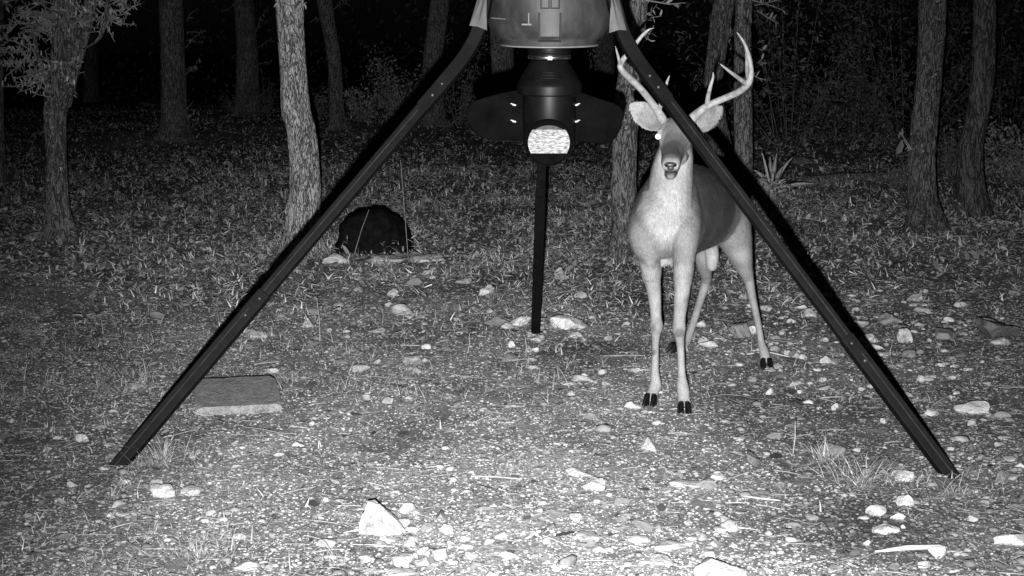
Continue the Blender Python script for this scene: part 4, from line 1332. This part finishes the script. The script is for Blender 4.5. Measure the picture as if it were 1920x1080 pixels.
def deer():
    mb = MB()
    def S(nodes, **k): mb.add(*shell(nodes, **k))
    Z = (0, 0, 1); Y = (0, 1, 0)
    # trunk, from brisket to buttocks
    S([(1243, 452, 5.70, .085, .09), (1243, 432, 5.76, .125, .15), (1250, 408, 5.92, .126, .19), (1272, 396, 6.08, .135, .20), (1300, 392, 6.26, .135, .185),
       (1328, 392, 6.46, .125, .165), (1350, 390, 6.62, .120, .150), (1362, 395, 6.76, .09, .115)], ref=Z)
    # shoulders
    S([(1216, 366, 5.94, .04, .07), (1209, 405, 5.82, .056, .08), (1205, 445, 5.75, .056, .075), (1216, 480, 5.78, .042, .055), (1221, 515, 5.82, .037, .045)], ref=Y)
    S([(1284, 365, 5.92, .05, .07), (1285, 410, 5.80, .062, .08), (1284, 445, 5.70, .056, .075), (1282, 485, 5.68, .042, .055), (1281, 515, 5.69, .037, .045)], ref=Y)
    # neck
    S([(1246, 425, 5.80, .11, .13), (1252, 390, 5.80, .098, .14), (1257, 350, 5.81, .085, .125), (1261, 315, 5.81, .079, .10), (1266, 285, 5.80, .070, .085), (1268, 262, 5.78, .055, .07)], ref=Y)
    # skull and face
    S([(1272, 236, 5.80, .040, .035), (1270, 242, 5.76, .060, .05), (1268, 252, 5.715, .068, .060), (1266, 266, 5.67, .060, .056), (1263, 280, 5.625, .048, .047), (1260, 294, 5.575, .039, .039),
       (1258, 305, 5.53, .037, .033), (1257, 313, 5.500, .030, .022)], ref=Z, per=5, n=24)
    # lower jaw and chin
    S([(1268, 292, 5.72, .050, .035), (1263, 304, 5.64, .034, .024), (1259, 320, 5.57, .027, .018), (1257, 329, 5.535, .023, .015), (1256, 332, 5.522, .017, .011)], ref=Z)
    # brow ridges
    for x, y in ((1239, 247), (1297, 250)):
        c = P(x, y, 5.70); mb.ell(c, .016, .022, .011)
    # pedicles
    S([(1250, 236, 5.745, .017), (1245, 226, 5.745, .017)], ref=Y); S([(1289, 236, 5.745, .017), (1294, 228, 5.745, .017)], ref=Y)
    # forelegs
    S([(1221, 500, 5.81, .040, .048), (1224, 530, 5.83, .031, .037), (1228, 565, 5.84, .025, .029), (1230, 595, 5.84, .0215, .025), (1231, 611, 5.825, .026, .029), (1230, 624, 5.83, .0195, .022), (1229, 645, 5.835, .0150, .018),
       (1228, 690, 5.835, .0155, .018), (1229, 708, 5.835, .019, .021), (1229, 722, 5.83, .0245, .024), (1225, 733, 5.82, .0225, .022), (1221, 742, 5.81, .024, .024), (1219, 748, 5.80, .025, .022)], ref=Y)
    S([(1282, 500, 5.68, .040, .048), (1280, 530, 5.68, .033, .037), (1277, 565, 5.68, .028, .031), (1274, 595, 5.68, .0235, .026), (1273, 618, 5.665, .026, .029), (1274, 630, 5.67, .0195, .022), (1276, 652, 5.68, .0148, .018),
       (1278, 696, 5.68, .0150, .018), (1279, 716, 5.68, .0205, .021), (1281, 733, 5.67, .0245, .024), (1282, 746, 5.66, .024, .022), (1283, 757, 5.65, .026, .023)], ref=Y)
    # dewclaws behind the fetlocks
    # near haunch and hind leg
    S([(1352, 385, 6.60, .085, .12), (1365, 415, 6.60, .095, .125), (1377, 445, 6.60, .078, .11), (1387, 475, 6.60, .056, .080), (1395, 500, 6.63, .038, .052), (1403, 522, 6.66, .025, .034), (1406, 535, 6.66, .0215, .030),
       (1411, 560, 6.64, .0175, .022), (1420, 600, 6.60, .0150, .020), (1427, 640, 6.55, .0150, .019), (1431, 655, 6.53, .0205, .021), (1434, 666, 6.51, .0225, .022), (1436, 676, 6.49, .023, .021)], ref=Y)
    c = P(1405, 519, 6.70); mb.ell(c, .013, .016, .022)
    # far haunch and hind leg
    S([(1325, 400, 6.72, .08, .11), (1322, 440, 6.74, .075, .10), (1322, 470, 6.76, .055, .075), (1320, 495, 6.82, .038, .05), (1324, 520, 6.92, .025, .034), (1322, 535, 6.94, .0215, .028),
       (1314, 560, 6.93, .0185, .021), (1303, 595, 6.91, .017, .020), (1293, 625, 6.88, .0175, .019), (1287, 640, 6.86, .021, .020), (1276, 650, 6.84, .021, .018), (1268, 654, 6.83, .020, .017)], ref=Y)
    # pouch between the hind legs
    S([(1333, 462, 6.52, .030, .03), (1335, 482, 6.52, .030, .03), (1334, 500, 6.52, .024, .024), (1333, 506, 6.52, .015, .015)], ref=Y)
    # tail, tucked behind
    S([(1368, 352, 6.86, .03, .02), (1374, 380, 6.93, .035, .02), (1374, 425, 6.95, .02, .012)], ref=Y)
    # ears as thick cups
    def ear(base, tip, wid, cup, sgn, up):
        b, t = base, tip
        d = t - b; L = d.length; d.normalize()
        up = (up - d * up.dot(d)).normalized(); fw = d.cross(up).normalized()
        if fw.y > 0: fw = -fw
        nu, nv = 14, 12; front = []; back = []
        for i in range(nu + 1):
            q = i / nu
            w = wid * (math.sin(math.pi * min(1, q * .94 + .06)) ** .62) * (1 - .12 * q)
            for j in range(nv + 1):
                r = (j / nv * 2 - 1)
                dep = cup * (1 - r * r) * (1 - .6 * q) * math.sin(math.pi * min(1, q + .18)) 
                p = b + d * (q * L) + up * (r * w) - fw * dep
                front.append(p); back.append(p - fw * .0085)
        V = front + back; m = (nu + 1) * (nv + 1); Fc = []
        I = lambda i, j: i * (nv + 1) + j
        for i in range(nu):
            for j in range(nv):
                Fc.append((I(i, j), I(i + 1, j), I(i + 1, j + 1), I(i, j + 1)))
                Fc.append((m + I(i, j), m + I(i, j + 1), m + I(i + 1, j + 1), m + I(i + 1, j)))
        for i in range(nu):
            Fc.append((I(i, 0), m + I(i, 0), m + I(i + 1, 0), I(i + 1, 0))); Fc.append((I(i, nv), I(i + 1, nv), m + I(i + 1, nv), m + I(i, nv)))
        for j in range(nv):
            Fc.append((I(0, j), I(0, j + 1), m + I(0, j + 1), m + I(0, j))); Fc.append((I(nu, j), m + I(nu, j), m + I(nu, j + 1), I(nu, j + 1)))
        mb.add(V, Fc)
    ear(P(1243, 238, 5.755), P(1180, 194, 5.78), .052, .035, -1, Vector((.5, 0, 1)))
    ear(P(1298, 243, 5.76), P(1357, 199, 5.82), .046, .035, 1, Vector((-.5, 0, 1)))
    # one continuous skin
    me = bpy.data.meshes.new('deer_raw'); me.from_pydata([tuple(v) for v in mb.v], [], mb.f); me.update()
    import bmesh
    bm = bmesh.new(); bm.from_mesh(me); bmesh.ops.recalc_face_normals(bm, faces=bm.faces); bm.to_mesh(me); bm.free()
    tmp = bpy.data.objects.new('deer_raw', me); COL.objects.link(tmp)
    r = tmp.modifiers.new('r', 'REMESH'); r.mode = 'VOXEL'; r.voxel_size = .0055; r.adaptivity = 0
    sm = tmp.modifiers.new('s', 'SMOOTH'); sm.factor = .5; sm.iterations = 5
    dg = bpy.context.evaluated_depsgraph_get(); dg.update()
    body_me = bpy.data.meshes.new_from_object(tmp.evaluated_get(dg))
    bpy.data.objects.remove(tmp)
    body_me.name = 'body'
    nV = len(body_me.vertices)
    co = np.empty(nV * 3, np.float32); body_me.vertices.foreach_get('co', co); co = co.reshape(-1, 3)
    # coat pattern with body shading painted in: blobs of tone (position, radius, tone)
    B = [  # neck and chest: pale column down the front, greyer shoulders, crease shade
        (1260, 335, 5.72, .05, .46), (1258, 360, 5.70, .06, .46), (1254, 390, 5.67, .06, .46), (1248, 420, 5.63, .05, .42), (1285, 330, 5.76, .03, .40), (1230, 335, 5.76, .03, .38), (1230, 370, 5.72, .03, .36), (1280, 365, 5.72, .03, .38),
        (1225, 468, 5.68, .035, .26), (1262, 462, 5.63, .035, .24), (1280, 455, 5.63, .03, .22), (1245, 500, 5.70, .03, .18), (1238, 480, 5.62, .010, .07), (1236, 495, 5.64, .010, .08), (1222, 493, 5.70, .02, .30),
        (1188, 420, 5.76, .03, .14), (1187, 450, 5.76, .03, .17), (1202, 430, 5.70, .03, .21), (1200, 365, 5.90, .03, .08), (1195, 390, 5.82, .03, .10), (1210, 385, 5.78, .02, .13), (1213, 410, 5.72, .02, .15), (1205, 465, 5.70, .03, .24), (1216, 345, 5.86, .02, .12),
        (1300, 345, 5.86, .025, .12), (1300, 375, 5.84, .03, .14), (1296, 405, 5.75, .03, .15), (1300, 435, 5.72, .03, .18), (1285, 425, 5.68, .03, .22), (1270, 425, 5.64, .03, .34), (1295, 470, 5.68, .03, .20), (1306, 455, 5.78, .02, .09), (1278, 480, 5.62, .03, .27),
        # back and flank, dark coat deepened by painted grazing shade
        (1270, 300, 6.0, .12, .07), (1310, 310, 6.2, .13, .05), (1340, 320, 6.5, .13, .06), (1320, 390, 6.1, .08, .065), (1332, 410, 6.2, .08, .075), (1335, 440, 6.3, .04, .10), (1308, 420, 5.9, .02, .09), (1313, 440, 5.98, .02, .10), (1312, 360, 6.0, .06, .07), (1320, 440, 6.05, .03, .06), (1345, 380, 6.3, .08, .065), (1310, 470, 5.9, .03, .11), (1318, 400, 6.0, .015, .10), (1326, 375, 6.05, .02, .05),
        (1222, 350, 5.80, .012, .12), (1219, 375, 5.76, .010, .11), (1217, 395, 5.72, .010, .12), (1296, 325, 5.80, .012, .16), (1292, 355, 5.78, .012, .16), (1288, 385, 5.74, .012, .17), (1283, 410, 5.70, .010, .19), (1193, 440, 5.74, .016, .14), (1209, 478, 5.73, .014, .15), (1246, 470, 5.62, .016, .30), (1262, 490, 5.64, .012, .16), (1300, 490, 5.70, .012, .14),
        # haunch
        (1388, 400, 6.48, .05, .19), (1393, 440, 6.5, .05, .24), (1372, 455, 6.48, .04, .26), (1380, 425, 6.46, .05, .22), (1395, 360, 6.6, .05, .14), (1375, 375, 6.48, .04, .14), (1355, 455, 6.48, .025, .30), (1362, 410, 6.46, .025, .14), (1385, 480, 6.52, .04, .32),
        # legs
        (1221, 515, 5.79, .03, .38), (1222, 545, 5.81, .04, .40), (1229, 590, 5.81, .04, .36), (1225, 613, 5.80, .010, .14), (1235, 612, 5.80, .010, .3), (1224, 661, 5.82, .008, .12), (1232, 640, 5.82, .02, .30), (1229, 685, 5.82, .03, .38), (1222, 735, 5.80, .03, .36),
        (1286, 515, 5.66, .03, .30), (1272, 515, 5.64, .025, .36), (1280, 550, 5.65, .03, .34), (1288, 560, 5.66, .015, .2), (1274, 590, 5.65, .03, .32), (1272, 622, 5.64, .010, .13), (1266, 612, 5.65, .012, .28), (1278, 660, 5.66, .03, .32), (1280, 700, 5.66, .02, .34), (1282, 740, 5.64, .03, .38),
        (1400, 520, 6.61, .03, .36), (1410, 545, 6.62, .03, .28), (1415, 580, 6.61, .05, .34), (1430, 650, 6.50, .04, .40), (1320, 490, 6.78, .04, .40), (1325, 520, 6.88, .03, .36), (1310, 580, 6.9, .06, .32), (1285, 640, 6.84, .04, .34), (1336, 490, 6.49, .03, .40),
        # head
        (1268, 234, 5.72, .025, .17), (1268, 248, 5.66, .02, .17), (1258, 260, 5.62, .015, .13), (1275, 262, 5.62, .015, .12), (1264, 272, 5.60, .014, .055), (1261, 284, 5.56, .014, .045), (1252, 288, 5.56, .010, .07), (1272, 284, 5.58, .010, .08),
        (1241, 266, 5.66, .014, .40), (1246, 256, 5.66, .008, .26), (1241, 278, 5.65, .010, .22), (1296, 270, 5.68, .016, .32), (1240, 290, 5.63, .012, .13), (1286, 285, 5.64, .012, .22), (1288, 258, 5.64, .014, .18), (1290, 296, 5.70, .012, .10),
        (1241, 301, 5.58, .012, .07), (1277, 303, 5.57, .012, .08), (1258, 297, 5.533, .007, .12), (1249, 299, 5.535, .006, .13), (1268, 299, 5.535, .006, .13), (1243, 308, 5.54, .007, .07), (1273, 308, 5.54, .007, .07), (1257, 334, 5.51, .010, .20), (1257, 322, 5.52, .006, .03), (1250, 322, 5.53, .005, .03), (1265, 322, 5.53, .005, .03), (1247, 328, 5.53, .008, .06), (1268, 328, 5.53, .008, .06), (1234, 256, 5.69, .010, .36), (1247, 240, 5.71, .010, .34),
        # ears
        (1212, 215, 5.77, .018, .26), (1195, 202, 5.74, .02, .40), (1190, 220, 5.74, .018, .40), (1205, 236, 5.74, .016, .36), (1232, 232, 5.73, .018, .44), (1222, 216, 5.77, .010, .16), (1200, 212, 5.75, .008, .25),
        (1330, 220, 5.78, .03, .20), (1352, 203, 5.80, .02, .26), (1318, 232, 5.78, .02, .30), (1340, 205, 5.8, .012, .12),
    ]
    W = np.zeros(nV); T = np.zeros(nV)
    for px, py, D, r_, t in B:
        p = np.array(P(px, py, D)); d2 = ((co - p) ** 2).sum(1)
        w = np.exp(-(np.sqrt(d2 + 1e-8) / (r_ * .78)) ** 1.5) / r_ ** 0.6 + 1e-9
        w += 1e-5 / (1 + d2 * 400) ** 3
        W += w; T += w * t
    tone = T / W; tone = np.where(tone > .3, .3 + (tone - .3) * .7, tone) * .84 + .010
    at = body_me.attributes.new('tone', 'FLOAT', 'POINT'); at.data.foreach_set('value', tone.astype(np.float32))
    body_me.polygons.foreach_set('use_smooth', np.ones(len(body_me.polygons), bool))
    m, nt, b = material('deer_coat', .85, .15)
    a = nt.nodes.new('ShaderNodeAttribute'); a.attribute_name = 'tone'
    v = coords(nt, (1, 1, .35)); n1 = noise_tex(nt, v, 160, 5, .7); n2 = noise_tex(nt, coords(nt), 14, 4)
    c = mult(nt, a.outputs['Fac'], ramp(nt, n1, [(.3, .78), (.7, 1.15)])); c = mult(nt, c, ramp(nt, n2, [(.32, .76), (.66, 1.1)]))
    nt.links.new(c, b.inputs['Base Color']); bump(nt, b, n1, .45, .004)
    body_me.materials.clear(); body_me.materials.append(m)
    c0 = P(1290, 640, 6.2); c0.z = 0
    root = empty('deer', c0, 'antlered buck standing behind the right tripod leg, facing the camera', 'deer')
    bo = bpy.data.objects.new('body', body_me); COL.objects.link(bo); bo.parent = root; bo.matrix_parent_inverse = root.matrix_basis.inverted()
    # coat of short hair over the skin
    body_me.calc_loop_triangles()
    nt_ = len(body_me.loop_triangles); tri = np.empty(nt_ * 3, np.int32); body_me.loop_triangles.foreach_get('vertices', tri); tri = tri.reshape(-1, 3)
    A_, B_, C_ = co[tri[:, 0]], co[tri[:, 1]], co[tri[:, 2]]
    nr = np.cross(B_ - A_, C_ - A_); ar = np.linalg.norm(nr, axis=1); nr /= ar[:, None] + 1e-12
    n_h = 190000
    pick = RNG.choice(nt_, n_h, p=ar / ar.sum())
    u, v_ = RNG.random(n_h), RNG.random(n_h); fl = u + v_ > 1; u[fl] = 1 - u[fl]; v_[fl] = 1 - v_[fl]
    root_p = A_[pick] + (B_ - A_)[pick] * u[:, None] + (C_ - A_)[pick] * v_[:, None]
    nn = nr[pick]; tn = tone[tri[pick, 0]] * RNG.uniform(.65, 1.25, n_h)
    flow = np.tile(np.array([.12, .25, -1.0]), (n_h, 1)) + RNG.normal(0, .22, (n_h, 3))
    hd = np.array(P(1266, 262, 5.66)); nose_p = np.array(P(1258, 310, 5.50))
    dh = np.linalg.norm(root_p - hd, axis=1); inhead = dh < .14
    flow[inhead] = (root_p - nose_p)[inhead] * 4 + RNG.normal(0, .1, (inhead.sum(), 3))
    tg = flow - nn * (flow * nn).sum(1)[:, None]; tg /= np.linalg.norm(tg, axis=1)[:, None] + 1e-9
    ln = np.where(root_p[:, 2] < .5, .006, .011) * RNG.uniform(.6, 1.3, n_h); ln = np.where(dh < .19, .0055, ln)
    ln = np.where(np.linalg.norm(root_p - nose_p, axis=1) < .06, .002, ln)
    wd = np.cross(nn, tg) * (np.where(ln < .008, .0007, .0011))[:, None]
    tip = root_p + (tg * .93 + nn * np.abs(RNG.normal(.22, .12, n_h))[:, None]) * ln[:, None]
    HV = np.stack([root_p - wd, root_p + wd, tip], 1).reshape(-1, 3)
    ho = obj('fur', HV, np.arange(n_h * 3).reshape(-1, 3), m, root, cols=np.repeat(tn, 3)); ho['kind'] = 'stuff'
    # antlers
    am = grey_mat('antler_bone', .14, .34, 45, .6, .3, .4, .003)
    def antler(paths):
        q = MB()
        for pts in paths:
            S_ = spline([(*P(x, y, D), r * 1.0) for x, y, D, r in pts], 5)
            q.tube([Vector(s[:3]) for s in S_], [max(s[3], .0015) for s in S_], 12)
        o = q.build('antler', am, root, smooth=True)
        rm = o.modifiers.new('r', 'REMESH'); rm.mode = 'VOXEL'; rm.voxel_size = .003
        s2 = o.modifiers.new('s', 'SMOOTH'); s2.iterations = 3
        return o
    antler([[(1293, 230, 5.74, .017), (1298, 222, 5.73, .0185), (1312, 209, 5.73, .016), (1330, 197, 5.72, .014), (1352, 187, 5.70, .0135), (1380, 175, 5.66, .013), (1398, 163, 5.62, .0125), (1406, 150, 5.60, .0115), (1408, 130, 5.60, .010), (1404, 105, 5.60, .0085), (1396, 82, 5.61, .006), (1386, 66, 5.62, .0035), (1378, 57, 5.62, .001)],
            [(1326, 200, 5.72, .010), (1327, 185, 5.70, .009), (1332, 162, 5.67, .0075), (1337, 145, 5.66, .005), (1337, 131, 5.66, .001)],
            [(1402, 160, 5.62, .010), (1390, 150, 5.58, .0085), (1372, 137, 5.54, .0065), (1358, 126, 5.52, .0045), (1346, 117, 5.51, .001)],
            [(1405, 155, 5.63, .009), (1401, 135, 5.67, .008), (1400, 112, 5.70, .006), (1398, 95, 5.72, .002)]])
    antler([[(1244, 228, 5.74, .017), (1240, 220, 5.73, .018), (1231, 205, 5.73, .015), (1215, 183, 5.71, .0135), (1198, 163, 5.68, .013), (1182, 148, 5.65, .013), (1168, 134, 5.62, .0125), (1163, 124, 5.61, .0115), (1168, 112, 5.61, .0105), (1180, 98, 5.61, .0095), (1190, 85, 5.61, .0085), (1203, 68, 5.61, .007), (1216, 56, 5.61, .0045), (1227, 52, 5.61, .001)],
            [(1235, 210, 5.73, .009), (1240, 192, 5.70, .009), (1246, 168, 5.67, .0075), (1252, 150, 5.66, .005), (1257, 138, 5.66, .001)],
            [(1164, 126, 5.62, .008), (1160, 110, 5.58, .006), (1156, 95, 5.56, .004), (1153, 84, 5.55, .001)]])
    # eyes, coloured white to stand in for lamp glow thrown back
    em = grey_mat('eyeshine', .93, .97, 10, .2, .8, 0); dk = grey_mat('dark_hoof', .004, .010, 30, .35, .5, .2, .002); nm = grey_mat('nose_leather', .03, .05, 60, .4, .5, .4, .002)
    for x, y, D in ((1234, 256, 5.672), (1299, 259, 5.678)):
        mb2 = MB(); mb2.ell(P(x, y, D), .0118, .0118, .0115, nu=20, nv=12); mb2.build('eye', em, root, smooth=True)
    # nose pad, nostrils, mouth line
    mb2 = MB(); mb2.ell(P(1257.5, 309, 5.496), .024, .013, .0115, nu=20, nv=12); mb2.ell(P(1257.5, 314.5, 5.494), .013, .011, .011)
    nose = mb2.build('nose', nm, root, smooth=True)
    for x in (1250, 1265):
        mb2 = MB(); mb2.ell(P(x, 310.5, 5.4865), .0048, .005, .0034); mb2.build('nostril', M['wing'], nose, smooth=True)
    # hooves
    def hoof(px, py, yaw, spread=.014, sc=1.0, back=0.0):
        g = G(px, py + 2); g.y += back
        R = Matrix.Rotation(yaw, 3, 'Z')
        for sg in (-1, 1):
            prof_ = []
            V = []; Fc = []; n = 12
            for j, (z, fx, ry, rx, off) in enumerate([(0, -.010, .036, .0135, 1), (.006, -.010, .035, .0135, 1), (.020, -.003, .027, .0125, .95), (.034, .004, .019, .0115, .85), (.042, .007, .012, .008, .7)]):
                for k in range(n):
                    a = 2 * math.pi * k / n
                    cx, cy = math.cos(a), math.sin(a)
                    pinch = 1 - .35 * max(0, -cy)
                    V.append(g + R @ Vector(((sg * spread * off + rx * cx * pinch) * sc, (fx + ry * cy) * sc, z * sc + .001)))
            for j in range(4):
                for k in range(n):
                    k2 = (k + 1) % n; Fc.append((j * n + k, j * n + k2, (j + 1) * n + k2, (j + 1) * n + k))
            Fc.append(tuple(range(n - 1, -1, -1))); Fc.append(tuple(4 * n + k for k in range(n)))
            obj('hoof', V, Fc, dk, root, smooth=True)
    hoof(1219, 757, -.35, .016); hoof(1283, 772, .02, .0155); hoof(1437, 688, .1, .017); hoof(1262, 658, -1.0, .014, .95)
    return root
deer()
